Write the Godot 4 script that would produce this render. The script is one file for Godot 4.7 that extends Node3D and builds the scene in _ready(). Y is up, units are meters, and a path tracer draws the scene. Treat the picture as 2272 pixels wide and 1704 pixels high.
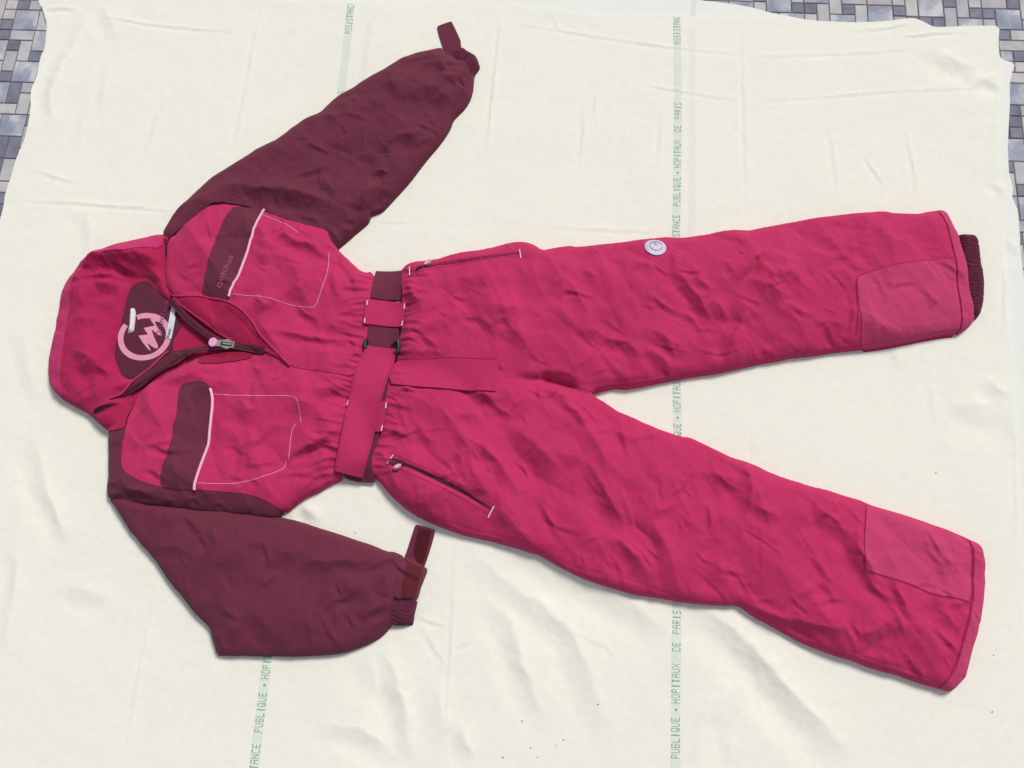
extends Node3D
# A child's snow suit laid out on a folded hospital bed sheet, on a mosaic floor. Metres; traced shapes are lists of x, z in millimetres on the ground.

const TILE_X := 18.9
const TILE_Z := 18.4
const TILE_X0 := 352.9
const TILE_Z0 := -601.0
const SUN_SIDE := Vector2(0.4, -0.9)

var mats := {}
var rng := RandomNumberGenerator.new()
var sheet: Relief
var suit: Node3D
var body: Relief
var waist: Relief
var arm_far: Relief
var arm_near: Relief
var collar: Relief
var neck: Relief


# A height field in millimetres over the ground.
class Relief:
	var x0 := 0.0
	var z0 := 0.0
	var nx := 0
	var nz := 0
	var c := 2.0
	var h := PackedFloat32Array()
	var inside := PackedByteArray()
	var d := PackedFloat32Array()
	var wander := FastNoiseLite.new()

	func _init(ax: float, az: float, bx: float, bz: float, cell: float):
		x0 = ax; z0 = az; c = cell
		wander.seed = 3; wander.frequency = 0.03
		nx = int((bx - ax) / cell) + 2
		nz = int((bz - az) / cell) + 2
		h.resize(nx * nz); inside.resize(nx * nz); d.resize(nx * nz)

	func cover(poly: PackedVector2Array, value := 1) -> void:
		var n := poly.size()
		for j in nz:
			var z := z0 + j * c
			var hits: Array[float] = []
			var p := poly[n - 1]
			for k in n:
				var q := poly[k]
				if (p.y > z) != (q.y > z):
					hits.append(p.x + (z - p.y) / (q.y - p.y) * (q.x - p.x))
				p = q
			hits.sort()
			for k in range(0, hits.size() - 1, 2):
				var a := maxi(0, int(ceil((hits[k] - x0) / c)))
				var b := mini(nx - 1, int(floor((hits[k + 1] - x0) / c)))
				for i in range(a, b + 1):
					inside[j * nx + i] = value

	func spread(want: int) -> PackedFloat32Array:
		var o := PackedFloat32Array(); o.resize(nx * nz)
		for k in nx * nz:
			o[k] = 1e4 if inside[k] == want else 0.0
		var s := c * 1.4142
		for j in range(1, nz - 1):
			for i in range(1, nx - 1):
				var k := j * nx + i
				if o[k] > 0.0:
					o[k] = minf(minf(o[k], minf(o[k - 1], o[k - nx]) + c), minf(o[k - nx - 1], o[k - nx + 1]) + s)
		for j in range(nz - 2, 0, -1):
			for i in range(nx - 2, 0, -1):
				var k := j * nx + i
				if o[k] > 0.0:
					o[k] = minf(minf(o[k], minf(o[k + 1], o[k + nx]) + c), minf(o[k + nx + 1], o[k + nx - 1]) + s)
		return o

	# Distance to the outline, evened out so that the grid does not show along the edge.
	func measure() -> void:
		var a := spread(1); var b := spread(0)
		var keep := h
		h = PackedFloat32Array(); h.resize(nx * nz)
		for k in nx * nz: h[k] = minf(a[k], 300.0) - minf(b[k], 30.0)
		blur(2); blur(1)
		for k in nx * nz:
			d[k] = maxf(h[k], 0.0)
		h = keep
		h.resize(nx * nz)
		h.fill(0.0)

	# Puffed up from its outline: round at the edge, flat further in.
	func inflate(thick: float, reach: float, edge := 9.0) -> void:
		for k in nx * nz:
			var t := minf(d[k] / reach, 1.0)
			var e := minf(d[k] / edge, 1.0)
			h[k] = thick * (0.45 * (1.0 - (1.0 - t) * (1.0 - t)) + 0.55 * sqrt(1.0 - (1.0 - e) * (1.0 - e)))

	func blur(r: int) -> void:
		var out := PackedFloat32Array(); out.resize(nx * nz)
		var w := 1.0 / (2 * r + 1)
		for j in nz:
			var sum := 0.0
			var o := j * nx
			for i in range(-r, r + 1): sum += h[o + clampi(i, 0, nx - 1)]
			for i in nx:
				out[o + i] = sum * w
				sum += h[o + mini(i + r + 1, nx - 1)] - h[o + maxi(i - r, 0)]
		for i in nx:
			var sum := 0.0
			for j in range(-r, r + 1): sum += out[clampi(j, 0, nz - 1) * nx + i]
			for j in nz:
				h[j * nx + i] = sum * w
				sum += out[mini(j + r + 1, nz - 1) * nx + i] - out[maxi(j - r, 0) * nx + i]

	# Soft in the middle, but still round at the outline.
	func soften(r: int, rim: float) -> void:
		var keep := h.duplicate()
		blur(r)
		for k in nx * nz:
			var t := clampf(d[k] / rim, 0.0, 1.0)
			h[k] = lerpf(keep[k], h[k], t)

	func ripple(amount: float, freq: float, s: int, warp := 0.0, rim := 12.0) -> void:
		var n := FastNoiseLite.new()
		n.seed = s; n.frequency = freq; n.noise_type = FastNoiseLite.TYPE_SIMPLEX_SMOOTH
		n.fractal_octaves = 3; n.fractal_gain = 0.45
		if warp > 0.0:
			n.domain_warp_enabled = true; n.domain_warp_amplitude = warp; n.domain_warp_frequency = freq * 0.7
		for j in nz:
			for i in nx:
				var k := j * nx + i
				if d[k] > 0.0:
					h[k] += amount * n.get_noise_2d(x0 + i * c, z0 + j * c) * minf(d[k] / rim, 1.0)

	# Thin wandering creases with a crest and a trough, as in crumpled cotton.
	func crumple(amount: float, freq: float, s: int, rim := 12.0) -> void:
		var n := FastNoiseLite.new()
		n.seed = s; n.frequency = freq; n.noise_type = FastNoiseLite.TYPE_SIMPLEX_SMOOTH
		n.fractal_type = FastNoiseLite.FRACTAL_RIDGED; n.fractal_octaves = 3; n.fractal_gain = 0.5
		n.domain_warp_enabled = true; n.domain_warp_amplitude = 0.35 / freq; n.domain_warp_frequency = freq * 0.8
		for j in nz:
			for i in nx:
				var k := j * nx + i
				if d[k] > 0.0:
					h[k] += amount * n.get_noise_2d(x0 + i * c, z0 + j * c) * minf(d[k] / rim, 1.0)

	# Cloth crumpled into facets: cells with sharp borders, drawn out along a direction. A positive amount gives sharp ridges, a negative one sharp valleys.
	func crinkle(amount: float, freq: float, s: int, turn: float, stretch: float, rim := 12.0) -> void:
		var n := FastNoiseLite.new()
		n.seed = s; n.frequency = freq; n.noise_type = FastNoiseLite.TYPE_CELLULAR
		n.fractal_type = FastNoiseLite.FRACTAL_NONE
		n.cellular_distance_function = FastNoiseLite.DISTANCE_EUCLIDEAN_SQUARED
		n.cellular_return_type = FastNoiseLite.RETURN_DISTANCE
		n.cellular_jitter = 1.0
		n.domain_warp_enabled = true; n.domain_warp_amplitude = 0.5 / freq; n.domain_warp_frequency = freq * 0.8
		n.domain_warp_fractal_type = FastNoiseLite.DOMAIN_WARP_FRACTAL_NONE
		var strong := FastNoiseLite.new()
		strong.seed = s + 1; strong.frequency = 0.009
		var ca := cos(turn); var sa := sin(turn)
		for j in nz:
			for i in nx:
				var k := j * nx + i
				if d[k] > 0.0:
					var x := x0 + i * c; var z := z0 + j * c
					var v := n.get_noise_2d((x * ca + z * sa) / stretch, z * ca - x * sa)
					h[k] += amount * (v + 0.75) * minf(d[k] / rim, 1.0) * clampf(0.65 + 1.1 * strong.get_noise_2d(x, z), 0.1, 1.4)

	# A fold along a line. kind 0: slope that falls away from the light side, between a crest and a trough; kind 1: a groove (or a ridge, when the height is negative).
	func fold(line: PackedVector2Array, w: float, amount: float, kind := 0, rim := 8.0, taper := true) -> void:
		var n := line.size()
		var lo := line[0]; var hi := line[0]
		var total := 0.0
		var run := PackedFloat32Array([0.0])
		for k in n:
			lo = lo.min(line[k]); hi = hi.max(line[k])
			if k > 0:
				total += line[k].distance_to(line[k - 1])
				run.append(total)
		var chord := line[n - 1] - line[0]
		var side := 1.0 if Vector2(chord.y, -chord.x).dot(SUN_SIDE) > 0.0 else -1.0
		var m := w * 3.2
		for j in range(maxi(0, int((lo.y - m - z0) / c)), mini(nz - 1, int((hi.y + m - z0) / c) + 1)):
			for i in range(maxi(0, int((lo.x - m - x0) / c)), mini(nx - 1, int((hi.x + m - x0) / c) + 1)):
				var p := Vector2(x0 + i * c, z0 + j * c)
				p += Vector2(wander.get_noise_2d(p.x, p.y), wander.get_noise_2d(p.x + 500.0, p.y)) * minf(w * 0.55, 4.0)
				var best := 1e9
				var along := 0.0
				var sd := 0.0
				var sum := 0.0
				for k in n - 1:
					var a := line[k]; var ab := line[k + 1] - a
					var ll := ab.length_squared()
					var t := clampf((p - a).dot(ab) / ll, 0.0, 1.0)
					var v := p - a - ab * t
					var q := v.length_squared()
					if q < best:
						best = q
						along = run[k] + t * sqrt(ll)
					var u := 1.0 / ((q + 2.0) * (q + 2.0) * (q + 2.0))
					sum += u
					sd += u * signf(v.dot(Vector2(ab.y, -ab.x))) * sqrt(q)
				sd /= sum
				var dist := sqrt(best)
				if dist > m: continue
				var g := 1.0
				if taper:
					var u := minf(along, total - along) / (total * 0.5)
					g = sqrt(smoothstep(0.0, 1.0, minf(u, 1.0)))
					if along <= 0.0 or along >= total: g = 0.0
				else:
					if (along <= 0.0 or along >= total) and dist > w: g = 0.0
				var x := dist / w
				var k2 := j * nx + i
				if d[k2] <= 0.0: continue
				g *= minf(d[k2] / rim, 1.0)
				if kind == 0:
					x = sd * side / w
					# a crisp crest on the lit side, a soft trough on the other
					var crest := sqrt((x - 0.55) * (x - 0.55) + 0.012)
					h[k2] += amount * (exp(-1.5 * crest) - 0.75 * exp(-(x + 0.75) * (x + 0.75) * 1.1)) * g * clampf((3.1 - absf(x)) * 1.2, 0.0, 1.0)
				else:
					h[k2] -= amount * exp(-x * x) * g

	func press(poly: PackedVector2Array, factor: float) -> void:
		for j in nz:
			for i in nx:
				var k := j * nx + i
				if h[k] != 0.0 and Geometry2D.is_point_in_polygon(Vector2(x0 + i * c, z0 + j * c), poly):
					h[k] *= factor

	# Ribs that run along a direction, inside a polygon.
	func ribs(poly: PackedVector2Array, along: Vector2, pitch: float, amount: float, s: int) -> void:
		var n := FastNoiseLite.new()
		n.seed = s; n.frequency = 0.05
		var across := Vector2(-along.y, along.x).normalized()
		var box := Rect2(poly[0], Vector2.ZERO)
		for q in poly: box = box.expand(q)
		for j in range(maxi(0, int((box.position.y - z0) / c)), mini(nz - 1, int((box.end.y - z0) / c) + 2)):
			for i in range(maxi(0, int((box.position.x - x0) / c)), mini(nx - 1, int((box.end.x - x0) / c) + 2)):
				var p := Vector2(x0 + i * c, z0 + j * c)
				if Geometry2D.is_point_in_polygon(p, poly):
					var ph := p.dot(across) / pitch + 0.9 * n.get_noise_2d(p.x, p.y)
					h[j * nx + i] += amount * (absf(sin(ph * PI)) - 0.6)

	func at(x: float, z: float) -> float:
		var fx := (x - x0) / c; var fz := (z - z0) / c
		var i := int(fx); var j := int(fz)
		if fx < 0.0 or fz < 0.0 or i >= nx - 1 or j >= nz - 1: return 0.0
		fx -= i; fz -= j
		var k := j * nx + i
		return (h[k] * (1.0 - fx) + h[k + 1] * fx) * (1.0 - fz) + (h[k + nx] * (1.0 - fx) + h[k + nx + 1] * fx) * fz


# The highest of several reliefs, each with its own lift, on the sheet.
class Lay:
	var under: Relief
	var over: Array
	var lifts: Array
	func _init(u: Relief, o: Array, l: Array):
		under = u; over = o; lifts = l
	func at(x: float, z: float) -> float:
		var top := -100.0
		for k in over.size():
			var r: Relief = over[k]
			top = maxf(top, r.at(x, z) + float(lifts[k]))
		if over.is_empty(): top = lifts[0]
		return top + (under.at(x, z) if under else 0.0)


func V(a: Array) -> PackedVector2Array:
	var out := PackedVector2Array()
	for k in range(0, a.size(), 2): out.append(Vector2(a[k], a[k + 1]))
	return out


# Rounds the corners of a traced line or outline.
func smooth(p: PackedVector2Array, times := 1, closed := true) -> PackedVector2Array:
	for _t in times:
		var out := PackedVector2Array()
		var n := p.size()
		if not closed: out.append(p[0])
		for k in (n if closed else n - 1):
			var a := p[k]; var b := p[(k + 1) % n]
			if a.distance_to(b) < 1.2:
				out.append(a.lerp(b, 0.5))
			else:
				out.append(a.lerp(b, 0.25)); out.append(a.lerp(b, 0.75))
		if not closed: out.append(p[n - 1])
		p = out
	return p


func resample(p: PackedVector2Array, step: float, closed := false) -> PackedVector2Array:
	var out := PackedVector2Array()
	var n := p.size()
	for k in (n if closed else n - 1):
		var a := p[k]; var b := p[(k + 1) % n]
		var m := maxi(1, int(ceil(a.distance_to(b) / step)))
		for i in m: out.append(a.lerp(b, float(i) / m))
	if not closed: out.append(p[n - 1])
	return out


func normal_of(s: Lay, x: float, z: float, e := 1.0) -> Vector3:
	return Vector3(s.at(x - e, z) - s.at(x + e, z), 2.0 * e, s.at(x, z - e) - s.at(x, z + e)).normalized()


func put(called: String, mesh: Mesh, m: Material, parent: Node) -> MeshInstance3D:
	var o := MeshInstance3D.new()
	o.name = called
	o.mesh = mesh
	o.material_override = m
	parent.add_child(o, true)
	return o


func commit(verts: PackedVector3Array, norms: PackedVector3Array, uvs: PackedVector2Array, idx: PackedInt32Array) -> ArrayMesh:
	var a := []
	a.resize(Mesh.ARRAY_MAX)
	a[Mesh.ARRAY_VERTEX] = verts; a[Mesh.ARRAY_NORMAL] = norms; a[Mesh.ARRAY_TEX_UV] = uvs; a[Mesh.ARRAY_INDEX] = idx
	var m := ArrayMesh.new()
	m.add_surface_from_arrays(Mesh.PRIMITIVE_TRIANGLES, a)
	return m


# A piece of cloth cut to an outline and laid over a skin. hem: how far its edge is turned down.
func cloth(called: String, poly: PackedVector2Array, s: Lay, m: Material, parent: Node, cell := 2.5, hem := 2.0) -> MeshInstance3D:
	var box := Rect2(poly[0], Vector2.ZERO)
	for q in poly: box = box.expand(q)
	var ax := floorf(box.position.x / cell) * cell
	var az := floorf(box.position.y / cell) * cell
	var nx := int((box.end.x - ax) / cell) + 1
	var nz := int((box.end.y - az) / cell) + 1
	var edge := PackedByteArray(); edge.resize(nx * nz)
	for q in resample(poly, cell * 0.2, true):
		edge[clampi(int((q.y - az) / cell), 0, nz - 1) * nx + clampi(int((q.x - ax) / cell), 0, nx - 1)] = 1
	var ids := PackedInt32Array(); ids.resize((nx + 1) * (nz + 1)); ids.fill(-1)
	var vs := PackedVector3Array(); var ns := PackedVector3Array(); var us := PackedVector2Array(); var ix := PackedInt32Array()
	var add := func(x: float, z: float) -> int:
		vs.append(Vector3(x, s.at(x, z), z) * 0.001)
		ns.append(normal_of(s, x, z))
		us.append(Vector2(x, z) * 0.01)
		return vs.size() - 1
	var n := poly.size()
	for j in nz:
		var z := az + (j + 0.5) * cell
		var hits: Array[float] = []
		var p := poly[n - 1]
		for k in n:
			var q := poly[k]
			if (p.y > z) != (q.y > z): hits.append(p.x + (z - p.y) / (q.y - p.y) * (q.x - p.x))
			p = q
		hits.sort()
		var strip := PackedVector2Array([Vector2(ax - 1, az + j * cell), Vector2(ax + nx * cell + 1, az + j * cell), Vector2(ax + nx * cell + 1, az + (j + 1) * cell), Vector2(ax - 1, az + (j + 1) * cell)])
		var rows: Array = []
		var cut := false
		for i in nx:
			if edge[j * nx + i]:
				if not cut:
					rows = Geometry2D.intersect_polygons(poly, strip); cut = true
				var xa := ax + i * cell
				var sq := PackedVector2Array([Vector2(xa, az + j * cell), Vector2(xa + cell, az + j * cell), Vector2(xa + cell, az + (j + 1) * cell), Vector2(xa, az + (j + 1) * cell)])
				for r in rows:
					for piece: PackedVector2Array in Geometry2D.intersect_polygons(r, sq):
						var t := Geometry2D.triangulate_polygon(piece)
						if t.is_empty(): continue
						var at0 := vs.size()
						for q in piece: add.call(q.x, q.y)
						for k in range(0, t.size(), 3):
							var a := piece[t[k]]; var b := piece[t[k + 1]]; var cc := piece[t[k + 2]]
							if (b - a).cross(cc - a) > 0.0: ix.append_array([at0 + t[k], at0 + t[k + 1], at0 + t[k + 2]])
							else: ix.append_array([at0 + t[k], at0 + t[k + 2], at0 + t[k + 1]])
				continue
			var x := ax + (i + 0.5) * cell
			var count := 0
			for q in hits:
				if q < x: count += 1
			if count % 2 == 0: continue
			var four: Array[int] = []
			for o in [Vector2i(0, 0), Vector2i(1, 0), Vector2i(1, 1), Vector2i(0, 1)]:
				var k: int = (j + o.y) * (nx + 1) + i + o.x
				if ids[k] < 0: ids[k] = add.call(ax + (i + o.x) * cell, az + (j + o.y) * cell)
				four.append(ids[k])
			ix.append_array([four[0], four[1], four[2], four[0], four[2], four[3]])
	if hem > 0.0:
		var rim := resample(poly, cell, true)
		var turn := -1.0 if Geometry2D.is_polygon_clockwise(poly) else 1.0
		var m2 := rim.size()
		var at1 := vs.size()
		for k in m2:
			var t := (rim[(k + 1) % m2] - rim[(k + m2 - 1) % m2]).normalized()
			var out := Vector2(t.y, -t.x) * turn
			var q := rim[k]
			var y := s.at(q.x, q.y)
			var up := normal_of(s, q.x, q.y)
			for step in 2:
				vs.append(Vector3(q.x + out.x * 0.25 * step, y - hem * step, q.y + out.y * 0.25 * step) * 0.001)
				ns.append((up * (0.5 - 0.5 * step) + Vector3(out.x, 0.0, out.y)).normalized())
				us.append(Vector2(q.x, q.y + step * hem) * 0.01)
		for k in m2:
			var a := at1 + k * 2; var b := at1 + ((k + 1) % m2) * 2
			if turn > 0: ix.append_array([a, a + 1, b, b, a + 1, b + 1])
			else: ix.append_array([a, b, a + 1, b, b + 1, a + 1])
	return put(called, commit(vs, ns, us, ix), m, parent)


# A cord laid along a path on a skin.
func cord(called: String, path: PackedVector2Array, s: Lay, r: float, m: Material, parent: Node, closed := false, sink := 0.3, step := 2.0) -> MeshInstance3D:
	var p := resample(path, step, closed)
	var vs := PackedVector3Array(); var ns := PackedVector3Array(); var us := PackedVector2Array(); var ix := PackedInt32Array()
	var n := p.size()
	var sides := 8
	for k in n:
		var a := p[(k + n - 1) % n] if closed else p[maxi(k - 1, 0)]
		var b := p[(k + 1) % n] if closed else p[mini(k + 1, n - 1)]
		var t := (b - a).normalized()
		var out := Vector3(t.y, 0, -t.x)
		var c := Vector3(p[k].x, s.at(p[k].x, p[k].y) + r * (1.0 - 2.0 * sink), p[k].y)
		for i in sides:
			var g := TAU * i / sides
			var nn := out * cos(g) + Vector3.UP * sin(g)
			vs.append((c + nn * r) * 0.001); ns.append(nn); us.append(Vector2(k * step, i * r * 0.8) * 0.01)
	for k in (n if closed else n - 1):
		for i in sides:
			var a := k * sides + i; var b := k * sides + (i + 1) % sides
			var c2 := ((k + 1) % n) * sides + i; var d2 := ((k + 1) % n) * sides + (i + 1) % sides
			ix.append_array([a, c2, b, b, c2, d2])
	return put(called, commit(vs, ns, us, ix), m, parent)


# Small rounded blocks set along a path: stitches, zip teeth.
func blocks(called: String, path: PackedVector2Array, s: Lay, size: Vector3, pitch: float, m: Material, parent: Node, shift := 0.0, wobble := 0.0) -> MeshInstance3D:
	var st := SurfaceTool.new()
	st.begin(Mesh.PRIMITIVE_TRIANGLES)
	var p := resample(path, 0.5)
	var run := 0.0
	var next := 0.0
	var count := 0
	for k in p.size() - 1:
		if run >= next:
			next += pitch
			var t := (p[mini(k + 2, p.size() - 1)] - p[maxi(k - 2, 0)]).normalized()
			var o := Vector2(t.y, -t.x)
			var q := p[k] + o * (shift * (1.0 if count % 2 == 0 else -1.0) + rng.randf_range(-wobble, wobble))
			var f := Vector3(t.x, (s.at(q.x + t.x, q.y + t.y) - s.at(q.x - t.x, q.y - t.y)) * 0.5, t.y).normalized()
			var up := normal_of(s, q.x, q.y)
			var sd := f.cross(up).normalized()
			up = sd.cross(f).normalized()
			var bx := BoxMesh.new()
			bx.size = size * 0.001
			st.append_from(bx, 0, Transform3D(Basis(f, up, sd), Vector3(q.x, s.at(q.x, q.y) + size.y * 0.3, q.y) * 0.001))
			count += 1
		run += p[k].distance_to(p[k + 1])
	return put(called, st.commit(), m, parent)


# A flat piece of plastic or metal with a chamfered rim.
func slab(called: String, poly: PackedVector2Array, y: float, thick: float, m: Material, parent: Node, tilt := Vector2.ZERO) -> MeshInstance3D:
	var st := SurfaceTool.new()
	st.begin(Mesh.PRIMITIVE_TRIANGLES)
	st.set_smooth_group(-1)
	var mid := Vector2.ZERO
	for q in poly: mid += q / poly.size()
	var ch := minf(thick * 0.35, 0.6)
	var inner: PackedVector2Array = poly
	var grown := Geometry2D.offset_polygon(poly, -ch)
	if grown.size() == 1: inner = grown[0]
	var P := func(q: Vector2, dy: float) -> Vector3: return Vector3(q.x, y + dy + (q - mid).dot(tilt), q.y) * 0.001
	var t := Geometry2D.triangulate_polygon(inner)
	for k in range(0, t.size(), 3):
		var a := inner[t[k]]; var b := inner[t[k + 1]]; var c := inner[t[k + 2]]
		if (b - a).cross(c - a) < 0.0:
			var w := b; b = c; c = w
		for q in [a, b, c]: st.add_vertex(P.call(q, thick))
	var n := poly.size()
	var turn := Geometry2D.is_polygon_clockwise(poly)
	for k in n:
		var a := poly[k]; var b := poly[(k + 1) % n]
		var ia := a + (mid - a).normalized() * ch; var ib := b + (mid - b).normalized() * ch
		var quads := [[P.call(a, 0.0), P.call(a, thick - ch), P.call(b, thick - ch), P.call(b, 0.0)], [P.call(a, thick - ch), P.call(ia, thick), P.call(ib, thick), P.call(b, thick - ch)]]
		for f in quads:
			var order := [0, 1, 2, 0, 2, 3] if turn else [0, 2, 1, 0, 3, 2]
			for o in order: st.add_vertex(f[o])
	st.generate_normals()
	return put(called, st.commit(), m, parent)


# Flat printed lettering that follows a skin: from = start of the baseline, to = its end; the letters are scaled to fill it.
func lettering(called: String, text: String, from: Vector2, to: Vector2, tall: float, s: Lay, m: Material, parent: Node, bold := false) -> MeshInstance3D:
	var tm := TextMesh.new()
	var f := SystemFont.new()
	f.font_names = PackedStringArray(["Droid Sans"])
	if bold: f.font_weight = 700
	tm.font = f; tm.text = text; tm.font_size = 64; tm.pixel_size = 0.01; tm.depth = 0.02; tm.curve_step = 1.0
	var arr := tm.get_mesh_arrays()
	var v: PackedVector3Array = arr[Mesh.ARRAY_VERTEX]
	var lo := v[0]; var hi := v[0]
	for q in v: lo = lo.min(q); hi = hi.max(q)
	var base := lo.y
	for q in v: base = minf(base, q.y)
	var along := (to - from).normalized()
	var up := Vector2(along.y, -along.x)
	var sx := from.distance_to(to) / (hi.x - lo.x)
	var sy := tall / (hi.y - lo.y)
	for k in v.size():
		var q := from + along * (v[k].x - lo.x) * sx + up * (v[k].y - base) * sy
		v[k] = Vector3(q.x, s.at(q.x, q.y) + (0.15 if v[k].z > 0.0 else 0.0), q.y) * 0.001
	arr[Mesh.ARRAY_VERTEX] = v
	var ns: PackedVector3Array = arr[Mesh.ARRAY_NORMAL]
	for k in ns.size(): ns[k] = Vector3.UP
	arr[Mesh.ARRAY_NORMAL] = ns
	arr[Mesh.ARRAY_TANGENT] = null
	var am := ArrayMesh.new()
	am.add_surface_from_arrays(Mesh.PRIMITIVE_TRIANGLES, arr)
	return put(called, am, m, parent)


func band(line: PackedVector2Array, w: float) -> PackedVector2Array:
	var a := PackedVector2Array(); var b := PackedVector2Array()
	var n := line.size()
	for k in n:
		var t := (line[mini(k + 1, n - 1)] - line[maxi(k - 1, 0)]).normalized()
		var o := Vector2(t.y, -t.x) * w * 0.5
		a.append(line[k] + o); b.append(line[k] - o)
	b.reverse()
	a.append_array(b)
	return a


func rect_at(centre: Vector2, along: Vector2, length: float, wide: float) -> PackedVector2Array:
	var a := along.normalized() * length * 0.5
	var o := Vector2(-along.y, along.x).normalized() * wide * 0.5
	return PackedVector2Array([centre - a - o, centre + a - o, centre + a + o, centre - a + o])


func ellipse(centre: Vector2, a: float, b: float, turn := 0.0, n := 32) -> PackedVector2Array:
	var out := PackedVector2Array()
	for k in n:
		var g := TAU * k / n
		out.append(centre + Vector2(a * cos(g), b * sin(g)).rotated(turn))
	return out


func folds(r: Relief, list: Array, gain: float, rim := 8.0) -> void:
	for f in list:
		r.fold(smooth(V(f[2]), 1, false), f[0], f[0] * f[1] * gain, 0, rim)


# Many small wandering folds, mostly slanting across the length of a limb.
func scatter_folds(r: Relief, poly: PackedVector2Array, count: int, axis: PackedVector2Array, s: int, fine := 1.0) -> void:
	var g := RandomNumberGenerator.new(); g.seed = s
	var box := Rect2(poly[0], Vector2.ZERO)
	for q in poly: box = box.expand(q)
	var base := (axis[1] - axis[0]).angle()
	var made := 0
	while made < count:
		var p := Vector2(g.randf_range(box.position.x, box.end.x), g.randf_range(box.position.y, box.end.y))
		if not Geometry2D.is_point_in_polygon(p, poly): continue
		made += 1
		var turn := base + (1.0 if g.randf() < 0.65 else -1.0) * g.randf_range(0.25, 1.1)
		var long := g.randf_range(16.0, 62.0)
		var w := maxf(g.randf_range(2.4, 5.5) * (0.7 + long / 90.0) * fine, 2.0)
		var line := PackedVector2Array()
		var bend := g.randf_range(-0.9, 0.9)
		for i in 5:
			line.append(p)
			p += Vector2.from_angle(turn) * long / 4.0
			turn += bend / 4.0
		r.fold(line, w, w * g.randf_range(0.2, 0.6) / sqrt(fine), 0, 10.0)


func weave(size: int, s: int, contrast: float) -> Image:
	var g := RandomNumberGenerator.new(); g.seed = s
	var im := Image.create(size, size, false, Image.FORMAT_L8)
	var warp := PackedFloat32Array(); var weft := PackedFloat32Array()
	for k in size: warp.append(g.randf_range(-0.2, 0.2)); weft.append(g.randf_range(-0.2, 0.2))
	for y in size:
		for x in size:
			var over := (x / 2 + y / 2) % 2
			var v := 0.5 + contrast * ((0.35 if over else -0.35) + (warp[x] if over else weft[y]) + g.randf_range(-0.35, 0.35))
			im.set_pixel(x, y, Color(v, v, v))
	return im


func fabric(called: String, col: Color, rough: float, bump: float, mottle: float, s: int, freq := 0.012) -> StandardMaterial3D:
	var m := StandardMaterial3D.new()
	m.resource_name = called
	var n := FastNoiseLite.new(); n.seed = s; n.frequency = freq; n.fractal_octaves = 5; n.fractal_gain = 0.65
	var img := n.get_seamless_image(512, 512)
	var w := weave(512, s, 0.5)
	var out := Image.create(512, 512, false, Image.FORMAT_RGB8)
	for y in 512:
		for x in 512:
			var v := 1.0 + mottle * ((img.get_pixel(x, y).r - 0.5) * 0.5 + (w.get_pixel(x, y).r - 0.5) * 1.2)
			out.set_pixel(x, y, Color(col.r * v, col.g * v, col.b * v))
	m.albedo_texture = ImageTexture.create_from_image(out)
	m.uv1_scale = Vector3(1.0, 1.0, 1.0)
	m.roughness = rough
	m.metallic_specular = 0.3
	m.rim_enabled = true; m.rim = 0.15; m.rim_tint = 0.6
	var hm := Image.create(512, 512, false, Image.FORMAT_RGB8)
	hm.copy_from(w)
	hm.convert(Image.FORMAT_RGB8)
	hm.bump_map_to_normal_map(1.0)
	m.normal_enabled = true
	m.normal_texture = ImageTexture.create_from_image(hm)
	m.normal_scale = bump
	return m


func plain(called: String, col: Color, rough := 0.6, metal := 0.0) -> StandardMaterial3D:
	var m := StandardMaterial3D.new()
	m.resource_name = called; m.albedo_color = col; m.roughness = rough; m.metallic = metal
	return m


func marble(s: int, a: Color, b: Color, c: Color, freq: float, warp: float) -> StandardMaterial3D:
	var m := StandardMaterial3D.new()
	var n := FastNoiseLite.new(); n.seed = s; n.frequency = freq; n.fractal_octaves = 4
	n.domain_warp_enabled = true; n.domain_warp_amplitude = warp; n.domain_warp_frequency = freq
	var t := NoiseTexture2D.new()
	t.noise = n; t.width = 256; t.height = 256; t.seamless = true
	var r := Gradient.new()
	r.offsets = PackedFloat32Array([0.2, 0.5, 0.8]); r.colors = PackedColorArray([a, b, c])
	t.color_ramp = r
	m.albedo_texture = t
	m.uv1_triplanar = true; m.uv1_world_triplanar = true
	m.uv1_scale = Vector3(6, 6, 6)
	m.roughness = 0.72
	m.metallic_specular = 0.3
	return m


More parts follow.
